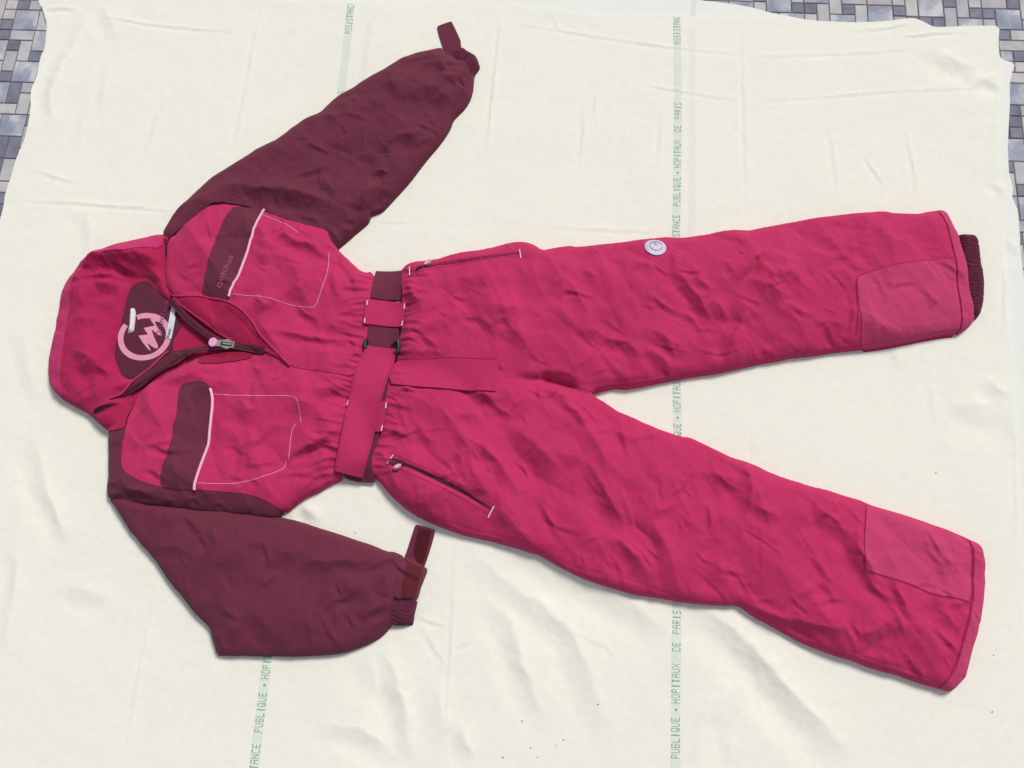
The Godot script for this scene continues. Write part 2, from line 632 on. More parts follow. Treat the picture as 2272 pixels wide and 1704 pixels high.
func make_materials() -> void:
	mats.pink = fabric("pink_cotton", Color8(184, 44, 95), 0.85, 0.5, 0.10, 11)
	mats.wine = fabric("wine_cotton", Color8(104, 42, 63), 0.85, 0.5, 0.12, 12)
	mats.rose = fabric("worn_pink_canvas", Color8(188, 60, 107), 0.9, 0.6, 0.10, 13)
	mats.red = fabric("dark_pink_facing", Color8(168, 30, 78), 0.85, 0.5, 0.10, 14)
	mats.knit = fabric("wine_knit", Color8(92, 36, 60), 0.95, 0.8, 0.2, 15)
	mats.velcro = fabric("red_velcro", Color8(96, 34, 46), 1.0, 1.6, 0.25, 16)
	mats.velcro_wine = fabric("wine_velcro", Color8(80, 24, 36), 1.0, 1.8, 0.3, 17)
	mats.inner = fabric("collar_inside", Color8(170, 33, 84), 0.9, 0.5, 0.1, 24)
	mats.rim = fabric("collar_rim", Color8(184, 50, 104), 0.9, 0.5, 0.1, 25)
	mats.strip = fabric("dark_pink_velcro", Color8(150, 28, 64), 1.0, 1.4, 0.25, 26)
	mats.linen = fabric("wine_lining", Color8(92, 36, 58), 0.8, 0.3, 0.08, 18)
	mats.sheet = fabric("cream_cotton", Color8(236, 234, 226), 0.9, 0.4, 0.05, 19, 0.012)
	mats.sheet_under = fabric("white_cotton", Color8(232, 233, 230), 0.9, 0.25, 0.025, 20, 0.012)
	mats.piping = plain("pale_pink_piping", Color8(240, 178, 214), 0.5)
	mats.print = plain("pale_pink_print", Color8(222, 146, 176), 0.6)
	mats.brand = plain("mauve_print", Color8(170, 78, 122), 0.6)
	mats.brand_dark = plain("purple_print", Color8(124, 52, 90), 0.6)
	mats.thread = plain("pale_pink_thread", Color8(232, 168, 200), 0.8)
	mats.tack = plain("pale_tack_thread", Color8(236, 196, 222), 0.8)
	mats.dark_thread = plain("wine_thread", Color8(138, 28, 66), 0.9)
	mats.plastic = plain("dark_plastic", Color8(38, 38, 44), 0.4)
	mats.metal = plain("grey_metal", Color8(158, 158, 154), 0.4, 0.35)
	mats.puller = plain("pink_enamel", Color8(238, 160, 208), 0.35)
	mats.tape = plain("wine_zip_tape", Color8(84, 22, 44), 0.8)
	mats.teeth = plain("wine_zip_teeth", Color8(96, 30, 52), 0.35)
	mats.badge = plain("lilac_rubber", Color8(188, 182, 208), 0.5)
	mats.badge_ink = plain("violet_ink", Color8(140, 110, 170), 0.5)
	mats.tag = plain("white_satin", Color8(214, 216, 226), 0.45)
	mats.ink = plain("blue_black_ink", Color8(44, 50, 78), 0.7)
	mats.slit = plain("pocket_inside", Color8(58, 14, 32), 0.9)
	mats.speck = plain("dark_grit", Color8(92, 88, 86), 0.9)
	var tones := [Color8(184, 182, 188), Color8(175, 173, 181), Color8(189, 186, 190), Color8(170, 169, 178)]
	mats.light = []
	for k in 4:
		mats.light.append(marble(40 + k, tones[k] * 0.95, tones[k], tones[k] * 1.04, 0.02, 20.0))
	mats.dark = []
	for k in 3:
		var b := Color8(118 + k * 5, 119 + k * 4, 136 + k * 4)
		mats.dark.append(marble(50 + k, b * 0.93, b, b * 1.06, 0.03, 20.0))
	mats.swirl = []
	for k in 4:
		mats.swirl.append(marble(60 + k, Color8(138, 144, 166), Color8(164, 168, 184), Color8(198, 199, 205), 0.012, 60.0))
	mats.grout = marble(70, Color8(100, 92, 100), Color8(110, 102, 108), Color8(118, 110, 114), 0.05, 10.0)


func label(o: Node, text: String, category: String, group := "") -> void:
	o.set_meta("label", text); o.set_meta("category", category)
	if group: o.set_meta("group", group)


func _ready() -> void:
	rng.seed = 7
	var cam := Camera3D.new()
	cam.name = "camera"
	cam.transform = Transform3D(Basis(Vector3(0.998317, -0.021415, -0.053888), Vector3(-0.046278, 0.265738, -0.962934), Vector3(0.034941, 0.963807, 0.264300)), Vector3(0.037736, 1.040912, 0.285444))
	cam.fov = 50.660; cam.near = 0.05; cam.far = 200.0
	add_child(cam)
	cam.current = true
	var env := Environment.new()
	env.background_mode = Environment.BG_SKY
	var sky := Sky.new()
	var sm := ProceduralSkyMaterial.new()
	sm.sky_top_color = Color(0.60, 0.62, 0.66); sm.sky_horizon_color = Color(0.68, 0.69, 0.70)
	sm.ground_bottom_color = Color(0.35, 0.34, 0.34); sm.ground_horizon_color = Color(0.6, 0.6, 0.62)
	sm.sky_energy_multiplier = 0.72; sm.sky_curve = 0.2; sm.sun_angle_max = 1.0
	sky.sky_material = sm
	env.sky = sky
	env.tonemap_mode = Environment.TONE_MAPPER_LINEAR
	env.tonemap_exposure = 1.86
	env.sdfgi_enabled = true; env.ssao_enabled = true; env.ssil_enabled = true
	var we := WorldEnvironment.new()
	we.name = "daylight"
	we.environment = env
	add_child(we)
	var sun := DirectionalLight3D.new()
	sun.name = "sun"
	sun.light_energy = 0.5
	sun.light_color = Color(1.0, 0.985, 0.94)
	sun.light_angular_distance = 16.0
	sun.shadow_enabled = true
	add_child(sun)
	sun.look_at_from_position(Vector3(0.55, 1.25, -1.0), Vector3.ZERO)
	make_materials()
	make_floor()
	make_sheet()
	make_reliefs()
	make_suit()
	make_specks()


# ---------------------------------------------------------------- floor

func sheet_outline() -> PackedVector2Array:
	return V([-768.3,-582.9,-762.4,-570.5,-752.9,-555.9,-744.6,-538.8,-742,-519.2,-738.5,-492.5,-741.8,-485.1,-741.8,-468.3,-740.4,-442.1,-745.2,-425.4,-743.2,-409,-738.8,-390.6,-736.9,-367.6,-736.6,-338,-739.8,-319.8,-742.5,-304,-743.2,-279.6,-744.8,-259.7,-745.9,-246.6,-744,-233.6,-743.6,-218.6,-744.2,-203.6,-743.9,-116.4,-732.3,2,-712.4,125.7,-666,296.9,-633.8,504.4,-610.2,668.4,-135.3,652.8,317.6,616.2,675.9,585.5,692.6,379.1,708.7,168.8,701.9,-4.5,693.7,-135.4,687.3,-174.5,686.6,-200.8,687,-226.3,688.9,-249.7,690.1,-283.3,687.7,-292,684,-304.4,687.1,-316,686.5,-324.9,684.6,-336.3,684,-341.2,685,-359.4,686.1,-377.7,688.2,-397.5,691.5,-417.5,694.8,-437.7,698.1,-458.1,699.8,-477.3,701.1,-489.7,706.3,-507.8,712.7,-524.1,691.5,-529.6,691.5,-546.5,692.8,-564.9,696.8,-587.6,676.2,-587.5,642.6,-585,614.5,-582.2,597.8,-582,587.2,-589,579.7,-593.4,572.1,-596.2,563.1,-596.2,542.7,-592.1,522.3,-589.3,503.1,-587.5,486.2,-586,448.8,-586.5,417.8,-587.4,394.9,-591.4,371.9,-596.1,354.6,-599.7,337.4,-606,314.2,-610.8,291,-614.2,267.6,-616.6,244.3,-618,217,-635.9,79,-646.1,-199.9,-644.7,-410.9,-635.7,-625.6,-638.5,-792.3,-641.3,-777.8,-607.8])


func make_floor() -> void:
	var ground := Node3D.new()
	ground.name = "mosaic_floor"
	ground.set_meta("kind", "structure")
	add_child(ground)
	var pm := PlaneMesh.new()
	pm.size = Vector2(160, 160)
	var gr := put("grout", pm, mats.grout, ground)
	gr.position.y = -0.0012
	var a := -140; var b := 110; var r0 := -75; var r1 := 160
	var w := b - a; var hh := r1 - r0
	var taken := PackedByteArray(); taken.resize(w * hh)
	var list: Array = []   # column, row, columns wide, rows deep, kind
	var place := func(c: int, r: int, wide: int, deep: int, kind: String) -> bool:
		if c < a or r < r0 or c + wide > b or r + deep > r1: return false
		for j in deep:
			for i in wide:
				if taken[(r + j - r0) * w + c + i - a]: return false
		for j in deep:
			for i in wide: taken[(r + j - r0) * w + c + i - a] = 1
		list.append([c, r, wide, deep, kind])
		return true
	# the pieces seen past the far edge and the right and left edges of the sheet
	for s in ["-3,-2,2,1,L", "-3,-1,2,2,S", "-1,-1,1,2,L", "-2,-2,1,1,L", "0,-2,2,2,S", "2,-2,1,1,L", "3,-3,2,2,S", "2,-1,1,1,D", "3,-1,1,1,D", "4,-1,1,2,L", "5,-2,1,2,L", "6,-2,2,1,L", "6,-1,1,1,D", "7,-1,1,2,L", "0,0,1,1,L", "1,0,2,2,S", "3,0,1,1,L", "5,0,2,2,S",
			"8,-2,2,1,L", "10,-2,1,1,L", "8,-1,2,2,S", "10,-1,1,1,D", "10,0,1,1,L", "11,-2,1,2,L", "12,-2,2,2,S", "14,-2,1,1,D", "15,-2,1,2,L", "14,-1,1,2,L", "11,0,1,1,D", "12,0,1,1,D", "13,0,1,1,D", "16,-2,1,1,L", "17,-2,2,1,L", "19,-2,1,1,D", "16,-1,1,1,D", "17,-1,1,1,D", "18,-1,2,2,S", "15,0,2,2,S", "17,0,1,1,L",
			"18,1,1,1,D", "19,1,2,1,L", "18,2,2,1,L", "18,3,1,1,S", "19,3,1,1,D", "19,4,2,1,L", "18,5,2,1,L", "18,6,2,2,S", "18,8,1,1,D", "19,8,1,1,L", "19,9,1,2,L", "18,9,1,1,D", "18,10,1,1,D", "17,11,2,2,S", "17,13,1,1,D", "18,13,1,2,L", "17,14,1,2,L", "18,16,2,2,S", "17,18,2,1,L", "17,19,1,1,D", "18,19,1,2,L",
			"-61,1,1,1,D", "-60,1,1,1,L", "-59,1,1,1,D", "-61,2,2,2,S", "-59,2,1,2,L", "-62,2,1,1,L", "-62,3,1,1,D", "-61,4,2,1,L", "-59,4,2,2,S", "-61,5,1,1,D", "-60,5,1,2,L", "-61,6,1,2,L", "-59,6,1,1,D", "-60,7,2,2,S", "-61,8,1,1,D", "-62,9,2,2,S", "-60,9,1,2,D", "-59,9,1,1,L", "-59,10,1,2,L", "-61,11,2,1,L", "-60,12,2,2,S", "-61,12,1,2,L", "-60,14,1,2,D", "-59,14,1,2,D", "-58,15,1,1,L", "-59,16,1,2,L", "-60,16,1,1,D", "-59,18,1,1,L", "-60,17,1,2,L", "-59,19,1,1,D"]:
		var f: PackedStringArray = s.split(",")
		place.call(int(f[0]), int(f[1]), int(f[2]), int(f[3]), f[4])
	for r in range(r0, r1):
		for c in range(a, b):
			if taken[(r - r0) * w + c - a]: continue
			var q := rng.randf()
			if q < 0.17 and place.call(c, r, 2, 2, "S"): continue
			if q < 0.45 and place.call(c, r, 2, 1, "L"): continue
			if q < 0.76 and place.call(c, r, 1, 2, "L"): continue
			place.call(c, r, 1, 1, "D" if rng.randf() < 0.72 else "L")
	# pieces in sight are single tiles; the rest, further out, are joined by colour
	var out := sheet_outline()
	var view: Array = []
	var rest := {"L": SurfaceTool.new(), "D": SurfaceTool.new(), "S": SurfaceTool.new()}
	for k: String in rest: (rest[k] as SurfaceTool).begin(Mesh.PRIMITIVE_TRIANGLES)
	var meshes := {}
	for t in list:
		var size := Vector2(t[2] * TILE_X - 1.5, t[3] * TILE_Z - 1.5)
		var mid := Vector2(TILE_X0 + (t[0] + t[2] * 0.5) * TILE_X, TILE_Z0 + (t[1] + t[3] * 0.5) * TILE_Z)
		var all_in := true
		for s in [Vector2(-1, -1), Vector2(1, -1), Vector2(1, 1), Vector2(-1, 1)]:
			if not Geometry2D.is_point_in_polygon(mid + s * (size * 0.5 + Vector2(12, 12)), out): all_in = false
		if all_in: continue
		var key := "%d_%d" % [t[2], t[3]]
		if not meshes.has(key): meshes[key] = tile_mesh(size)
		var seen: bool = (mid.x > 240 and mid.x < 780 and mid.y > -680 and mid.y < 10) or (mid.x < -620 and mid.x > -860 and mid.y < -130 and mid.y > -640)
		if seen and view.size() < 300:
			view.append(t)
			var set_of: Array = {"L": mats.light, "D": mats.dark, "S": mats.swirl}[t[4]]
			var o := put("mosaic_tile", meshes[key], set_of[rng.randi() % set_of.size()], ground)
			o.position = Vector3(mid.x, rng.randf_range(-0.25, 0.15), mid.y) * 0.001
			o.rotation = Vector3(rng.randf_range(-0.006, 0.006), rng.randf_range(-0.008, 0.008), rng.randf_range(-0.006, 0.006))
		else:
			(rest[t[4]] as SurfaceTool).append_from(meshes[key], 0, Transform3D(Basis.IDENTITY, Vector3(mid.x, 0, mid.y) * 0.001))
	for k: String in rest:
		var m: StandardMaterial3D = {"L": mats.light, "D": mats.dark, "S": mats.swirl}[k][0]
		var o := put("mosaic_tiles", (rest[k] as SurfaceTool).commit(), m, ground)
		o.set_meta("kind", "stuff")


func tile_mesh(size: Vector2) -> ArrayMesh:
	var st := SurfaceTool.new()
	st.begin(Mesh.PRIMITIVE_TRIANGLES)
	st.set_smooth_group(-1)
	var hx := size.x * 0.0005; var hz := size.y * 0.0005
	var e := 0.0007
	var ring := func(ix: float, y: float) -> Array:
		return [Vector3(-hx + ix, y, -hz + ix), Vector3(hx - ix, y, -hz + ix), Vector3(hx - ix, y, hz - ix), Vector3(-hx + ix, y, hz - ix)]
	var levels := [ring.call(0.0, -0.003), ring.call(0.0, -e), ring.call(e, 0.0)]
	for l in 2:
		for k in 4:
			var a: Vector3 = levels[l][k]; var b: Vector3 = levels[l][(k + 1) % 4]
			var c: Vector3 = levels[l + 1][(k + 1) % 4]; var d: Vector3 = levels[l + 1][k]
			for v in [a, d, c, a, c, b]: st.add_vertex(v)
	var t: Array = levels[2]
	for k in [0, 1, 2, 0, 2, 3]: st.add_vertex(t[k])
	st.generate_normals()
	return st.commit()


# ---------------------------------------------------------------- sheet

func make_sheet() -> void:
	var out := smooth(sheet_outline(), 1)
	sheet = Relief.new(-1000, -730, 880, 720, 2.5)
	sheet.cover(PackedVector2Array([Vector2(-990, -720), Vector2(870, -720), Vector2(870, 710), Vector2(-990, 710)]))
	sheet.measure()
	for k in sheet.h.size(): sheet.h[k] = 5.0
	sheet.ripple(1.0, 0.0045, 21, 40.0, 20.0)
	sheet.crinkle(0.9, 0.007, 22, 1.4, 1.6, 20.0)
	sheet.crinkle(0.35, 0.016, 24, 0.3, 1.8, 20.0)
	sheet.ripple(0.16, 0.035, 23, 10.0, 20.0)
	# soft rolling folds
	folds(sheet, [
		[20.9, 0.50, [-55.8,216.5,-25,245.1,25.8,277.9,67.3,304.8,83.9,319.2,98.9,352.4,116,397.7,136.4,441.6]],
		[17.1, 0.60, [-37.2,277.4,-3.6,295.1,11.7,315.5,19,339.9,32.5,371.1,47.8,401.6,52.9,428.5]],
		[17.1, 0.70, [-147.1,343.3,-128,374.4,-114.7,410.7,-105.6,446.5,-97.2,474.4]],
		[17.1, 0.40, [-166.5,350.1,-152.9,385.1,-145.1,403.2]],
		[4.8, 0.50, [-95.4,311.7,-83.8,330.3,-72.4,346.8,-59.2,363.1]],
		[20.9, 0.60, [-10.7,210.1,54.5,238.8,126.5,268.6,156.9,282.5,214.9,323.4]],
		[19, 0.40, [-78.5,371.6,-73.5,408.4,-65.3,462.1]],
		[13.3, 0.60, [-46.7,425.1,-37.6,442.7,-24.3,466.9]],
		[15.2, 0.50, [-210.1,441.7,-161,440.7,-134.2,453.6,-112.7,475.3]],
		[4, 0.40, [77.7,313.8,95.6,310.9,121.9,324.7,131.8,326.1,144,340.5]],
		[22.8, 0.90, [221.9,274.2,264.2,295,290.2,313.9,315.6,340,340.6,370.6,377.6,404.7,413.7,440.5]],
		[15.2, 0.50, [242,454.8,252.4,416.6,278.7,374.1,286.7,358.9]],
		[11.4, 0.35, [269.9,448.8,280.5,415]],
		[17.1, 0.50, [616.3,-31.3,630.4,-15.5,644.7,-3]],
		[23.8, 0.40, [565.4,12.3,588.5,14.4,645.5,6.7]],
		[6.4, 0.30, [540.1,-42.7,545.9,-16.3,549.3,37.4]],
		[9.5, 0.40, [504.3,-74.8,499.2,-47.5]],
		[15.2, 0.50, [-633.2,100.6,-602.2,176.9,-554,243.9]],
		[11.4, 0.50, [-628.7,239.6,-613.6,282.2,-614.2,329.9,-609.9,373.6]],
		[15.2, 0.30, [-558.1,292.5,-519.6,303.7,-480.1,306.9]],
		[9.5, 0.30, [-603.4,171.3,-591.9,184.9,-556.8,244]],
		[13.3, 0.80, [-691.7,-555.5,-692.9,-518.6,-710.3,-469.7,-718.5,-429.2,-716.3,-399,-699.6,-358.3]],
		[9.5, 0.30, [-633.6,-472.6,-637,-425.3,-630.9,-372.4]],
		[6.4, 0.40, [-537.2,-431.5,-547.3,-371.2,-551.5,-314.9]],
		[4.8, 0.60, [-708.7,-286.3,-667.7,-272.7,-638.6,-267.4]],
		[6.4, 0.30, [-651.3,-424.8,-654.4,-367,-663.5,-321.5]],
		[4.8, 0.40, [-585.7,-381.1,-605.6,-346.2,-625.5,-323]],
		[13.3, 0.40, [-669.7,-573.7,-644.9,-532.6,-634.1,-508.7]],
		[15.2, 0.50, [-268.3,170.5,-254.3,184.3,-235,202.5]],
		[9.5, 0.60, [-260.2,177.4,-242.8,199.6]],
		[13.3, 0.30, [-682,-46.6,-655.7,21.8,-632.8,65.9]],
		[13.3, 0.30, [-630.7,-223.5,-612,-188.8,-612.6,-156.3]],
		[19, 0.50, [592.6,-539.3,600.9,-520.1,632.6,-508.3,653.8,-502.7]],
		[13.3, 0.50, [640.6,-477.9,663,-485.2,685.3,-492.4]],
		[9.5, 0.50, [653.5,-479.4,671.4,-484.2,687.6,-472.6]],
		[9.5, 0.50, [658.8,-325.4,661,-314.1,665.8,-306.1]],
		[13.3, 0.40, [663.2,-228.5,674.8,-224.2,683.7,-225.8]],
	], 0.28, 20.0)
	# pressed fold lines and little sharp creases
	folds(sheet, [
		[3.2, 0.55, [-49.8,-590.3,-50.2,-530.3,-52.6,-468.2,-54.3,-397.7,-55.7,-314.7]],
		[3.2, 0.45, [-61.4,210.7,-58.8,274.6,-57.1,351.7,-56.6,398.3,-53.9,471.9]],
		[3.2, 0.55, [313.1,-582.7,314.1,-446.3,313.4,-242.4]],
		[3.2, 0.35, [313.5,15.9,310.9,157.8,317.6,314.9]],
		[4, 0.45, [-412.1,-590.3,-419.4,-530.4,-419.8,-434.2,-422.8,-341.8,-425,-305.8]],
		[3.2, 0.35, [-431.6,267.1,-432.6,325.2,-434.4,376.6,-435.3,431.5,-431.9,493.8]],
		[3.2, 0.50, [-727.7,-235.9,-628.3,-235.4,-484.1,-229.8]],
		[4, 0.30, [28.2,-228.1,119.6,-226.7,210.4,-226.7]],
		[3.2, 0.40, [149.1,-534.3,215,-527.5,311.8,-519.4]],
		[3.2, 0.40, [319.5,-516,384.7,-520.9,488.7,-528.5,606.2,-545.1]],
		[3.2, 0.40, [150.1,-466.9,228,-451.9,310.2,-441.7]],
		[3.2, 0.40, [315.3,-440.4,407.6,-448.5,536,-466.8,638.1,-473.8,694.9,-484.9]],
		[3.2, 0.40, [-27.4,-562.7,31.4,-553.1,108,-541.5,214.2,-527.6]],
		[3.2, 0.40, [-605,-540.1,-510.2,-533.6,-444.9,-531.1]],
		[3.2, 0.50, [-658.9,-550.5,-604.7,-543.9,-534.2,-534.2]],
		[3.2, 0.70, [472.6,-563.4,517.5,-572.8,570.3,-582.6]],
		[3.2, 0.70, [537.2,-556.5,595,-566.3,647.2,-571.4]],
		[3.2, 0.30, [-216,-223.9,-136.3,-226.4]],
		[3.2, 0.45, [662.1,-230.3,657.8,-176,648.1,-88.4]],
		[3.2, 0.45, [650.3,11.2,643.7,85.5,637.3,157.2]],
		[4, 0.40, [33.4,-578.6,36,-553.3]],
		[4, 0.40, [79.7,-425.1,82.3,-388,78.6,-320.3]],
		[3.2, 0.35, [98.3,-451.5,96.8,-396.9]],
		[4, 0.40, [195.1,-426.2,192.4,-375.7,188.4,-324.8]],
		[4, 0.40, [431.1,-406.8,439,-363.9,440.7,-299.4]],
		[4, 0.40, [542.2,-411.2,547.9,-354.2,550.4,-290.2]],
		[4, 0.40, [481.2,-360,494.4,-332.3,507.8,-310.5]],
		[3.2, 0.50, [-100.1,305.2,-83.5,309.1,-60.9,313.7]],
		[3.2, 0.40, [-55.1,338.3,-41.4,333.7,-21.8,326.9]],
		[4.8, 0.50, [-752.8,-562,-701.9,-563.9]],
	], 0.55, 20.0)
	var root := Node3D.new()
	root.name = "bed_sheet"
	add_child(root)
	label(root, "cream cotton bed sheet folded double with green woven hospital lettering under the suit", "bed sheet")
	var low := smooth(out, 0)
	cloth("under_layer", low, Lay.new(null, [sheet], [-3.4]), mats.sheet_under, root, 8.0, 1.5)
	var top := V([-762.8,-580.5,-750.4,-552.2,-742.8,-536.4,-740.1,-516.9,-736.7,-490.3,-739.9,-482.4,-740,-466.1,-738.6,-440,-742.8,-423.4,-740.5,-407.1,-736.3,-388.7,-734.5,-365.7,-734,-336.2,-737.2,-318.1,-739.8,-302.3,-740.5,-277.9,-742.1,-258.2,-743.2,-245.1,-741.3,-232.2,-740.9,-217.1,-741.5,-202.2,-740.4,-115.3,-728.8,2.8,-709.1,126.1,-662.9,296.8,-629.1,503.7,-604.2,662.6,-135.3,647.3,317,610.8,615.4,583.8,628.1,382.4,640.1,156.6,652.5,16.1,657.2,-87.9,656.7,-144.8,660.1,-218.2,669,-279.9,676.6,-311.5,666.5,-321.6,671.5,-400.7,681.6,-475.4,688.2,-513.7,687.1,-529.1,689.8,-562.4,693.1,-583.7,674.3,-584.1,640.8,-581.5,612.8,-578.8,596.1,-578.6,585.5,-585.4,578.1,-589.9,570.5,-592.6,561.5,-592.6,541.1,-588.5,520.8,-585.7,501.7,-583.9,484.8,-582.4,447.6,-582.9,416.6,-583.8,400.6,-585.4,382.2,-585.7,359.1,-583.9,336.1,-584.7,313,-586.4,289.8,-585.1,266.7,-585,243.5,-583.9,216.5,-585.5,138,-583.6,91.9,-581.8,61.1,-583.9,29.9,-590.2,-1.1,-590.9,-32.4,-595.9,-50.9,-593.7,-125.7,-593.8,-215.7,-590.5,-329.1,-591.2,-377.3,-589.5,-414.7,-592.2,-432.9,-597.2,-546.2,-599.8,-651.5,-592.8,-714.2,-585.5])
	cloth("top_layer", smooth(top, 1), Lay.new(null, [sheet], [0.0]), mats.sheet, root, 3.0, 2.2)
	for s in [[217.3, 0], [-277.6, 1]]:
		woven_stripe(root, s[0])
	# the same stripes on the layer below, where it shows past the far hem
	woven_patch(root, V([237.4,-588.1,245.9,-588.4,249.1,-617.7,240.2,-618]), 0.8)
	# stripe of the layer below showing faintly through
	var ghost := plain("pale_blue_shadow_stripe", Color8(214, 224, 230), 0.9)
	ghost.transparency = BaseMaterial3D.TRANSPARENCY_ALPHA
	ghost.albedo_color.a = 0.09
	cloth("faint_stripe", PackedVector2Array([Vector2(236, -560), Vector2(246, -560), Vector2(243, -200), Vector2(233, -200)]), Lay.new(null, [sheet], [0.35]), ghost, root, 6.0, 0.0)
	cloth("faint_stripe", PackedVector2Array([Vector2(-251, -560), Vector2(-241, -560), Vector2(-246, -250), Vector2(-256, -250)]), Lay.new(null, [sheet], [0.35]), ghost, root, 6.0, 0.0)


const GLYPHS := {"A": "01110 10001 10001 11111 10001 10001 10001", "S": "01111 10000 10000 01110 00001 00001 11110", "I": "00100 00100 00100 00100 00100 00100 00100", "T": "11111 00100 00100 00100 00100 00100 00100",
	"N": "10001 11001 11001 10101 10011 10011 10001", "C": "01111 10000 10000 10000 10000 10000 01111", "E": "11111 10000 10000 11110 10000 10000 11111", "P": "11110 10001 10001 11110 10000 10000 10000", "U": "10001 10001 10001 10001 10001 10001 01110",
	"B": "11110 10001 10001 11110 10001 10001 11110", "L": "10000 10000 10000 10000 10000 10000 11111", "Q": "01110 10001 10001 10001 10101 10011 01111", "H": "10001 10001 10001 11111 10001 10001 10001", "O": "01110 10001 10001 10001 10001 10001 01110",
	"X": "10001 10001 01010 00100 01010 10001 10001", "D": "11110 10001 10001 10001 10001 10001 11110", "R": "11110 10001 10001 11110 10100 10010 10001", "-": "00000 00000 00000 01110 01110 00000 00000"}


func stripe_material() -> StandardMaterial3D:
	if mats.has("stripe"): return mats.stripe
	# one texel is 0.72 mm: x runs along the reading direction from z = 760 mm to z = -600 mm, y across
	var long := 1889; var tall := 18
	var im := Image.create(long, tall, false, Image.FORMAT_RGBA8)
	var hatch := Color8(176, 208, 208)
	var dye := Color8(104, 176, 150)
	var words: Array = []
	for per in range(-1, 3):
		var z := per * 356.9
		words.append_array([["ASSISTANCE", -199.0 + z + (21.0 if per == -1 else 0.0)], ["PUBLIQUE", -268.4 + z], ["-", -319.0 + z], ["HOPITAUX", -328.8 + z], ["DE", -387.3 + z], ["PARIS", -408.1 + z]])
	var used := PackedByteArray(); used.resize(long)
	for w in words:
		var px := int((760.0 - float(w[1])) / 0.72)
		for ch: String in w[0]:
			var rows: PackedStringArray = GLYPHS[ch].split(" ")
			for i in 6:
				var col: int = [0, 1, 2, 2, 3, 4][i]
				for j in 14:
					var x := px + i
					if x < 0 or x >= long: continue
					used[x] = 1
					if rows[j / 2][col] == "1":
						im.set_pixel(x, j + 2, Color(dye.r, dye.g, dye.b, 0.85 if (x + j) % 2 else 0.6))
			px += 8 if ch != "I" else 8
			for i in 2:
				if px - 1 - i >= 0 and px - 1 - i < long: used[px - 1 - i] = 1
	for x in long:
		for y in range(1, 17):
			if im.get_pixel(x, y).a > 0.0: continue
			var a := 0.08
			if not used[x]:
				a = 0.2 if (x + y * 2) % 4 < 2 else 0.08
			im.set_pixel(x, y, Color(hatch.r, hatch.g, hatch.b, a))
	var m := StandardMaterial3D.new()
	m.resource_name = "woven_lettering"
	m.albedo_texture = ImageTexture.create_from_image(im)
	m.transparency = BaseMaterial3D.TRANSPARENCY_ALPHA
	m.roughness = 0.9
	mats.stripe = m
	return m


func woven_stripe(root: Node, x: float) -> void:
	var vs := PackedVector3Array(); var ns := PackedVector3Array(); var us := PackedVector2Array(); var ix := PackedInt32Array()
	var s := Lay.new(null, [sheet], [0.35])
	var wide := 18 * 0.72
	var z := 705.0
	var row := 0
	while z > -588.0 + (3.0 if x > 0 else 0.0):
		for i in 4:
			var xx := x + (i / 3.0 - 0.5) * wide + 1.5 * sin(z * 0.011)
			vs.append(Vector3(xx, s.at(xx, z), z) * 0.001)
			ns.append(normal_of(s, xx, z))
			us.append(Vector2((760.0 - z) / 0.72 / 1889.0, i / 3.0))
		if row > 0:
			for i in 3:
				var a := (row - 1) * 4 + i
				ix.append_array([a, a + 4, a + 5, a, a + 5, a + 1])
		row += 1
		z -= 4.0
	put("woven_lettering", commit(vs, ns, us, ix), stripe_material(), root)


func woven_patch(root: Node, q: PackedVector2Array, lift: float) -> void:
	var vs := PackedVector3Array(); var ns := PackedVector3Array()
	var us := PackedVector2Array([Vector2(0.4, 0), Vector2(0.4, 1), Vector2(0.43, 1), Vector2(0.43, 0)])
	for p in q:
		vs.append(Vector3(p.x, sheet.at(p.x, p.y) - 3.4 + lift, p.y) * 0.001); ns.append(Vector3.UP)
	put("woven_lettering", commit(vs, ns, us, PackedInt32Array([0, 2, 1, 0, 3, 2])), stripe_material(), root)


# ---------------------------------------------------------------- the suit's volumes

const H_OUT := 8.0


func chest_far_outline() -> PackedVector2Array:
	return V([-481.3,-188.2,-464.2,-202.6,-448.1,-224.5,-432.4,-235.2,-416.8,-238.9,-399.9,-234.1,-378.9,-232.5,-358.4,-230.3,-338.6,-222.9,-319.4,-216.3,-300.3,-209.7,-283.9,-206.2,-270.3,-206.5,-265.9,-203.7,-264.4,-195.2,-258.8,-185.6,-248.7,-176.3,-235.5,-165.3,-221.5,-152.4,-212.2,-147.4,-196.8,-144,-192.9,-125,-195.9,-101.9,-194.7,-66.7,-194.5,-37,-201.4,-17.1,-204.5,8.5,-204.4,8.7,-231.2,4.2,-265.4,0.2,-290.1,-2.1,-314.4,-11.5,-334.5,-19,-357,-23.6,-374.6,-31.3,-395.4,-41.8,-417,-56.6,-440.5,-73,-459.2,-85.3,-462.9,-93.3,-476.5,-114,-483.7,-149.8,-486.7,-174])


func chest_near_outline() -> PackedVector2Array:
	return V([-290.1,-2.1,-265.4,0.2,-231.2,4.2,-204.4,8.7,-204.5,8.5,-209.7,36.2,-213,69.3,-216.9,106.5,-212.8,133.6,-208.9,137.5,-215.4,144.1,-224.8,147,-235.9,156.2,-249.6,162.9,-260.7,170.7,-269.4,178.8,-273.6,183.7,-278.1,186.4,-284.8,180.8,-296.4,175.4,-311.9,169,-331.7,166.4,-356.2,165.2,-390.4,165.5,-409.9,165.6,-437.2,163.3,-455.1,159.4,-470.8,154.1,-483.1,147.4,-490.6,138,-493.3,125.8,-494.5,108.5,-492.9,100.9,-493.9,88.4,-494.4,74.4,-487.4,41.2,-460,10.9,-420.2,-13.5,-377.5,-21.2,-370.8,-24.4,-334.5,-19,-314.4,-11.5])


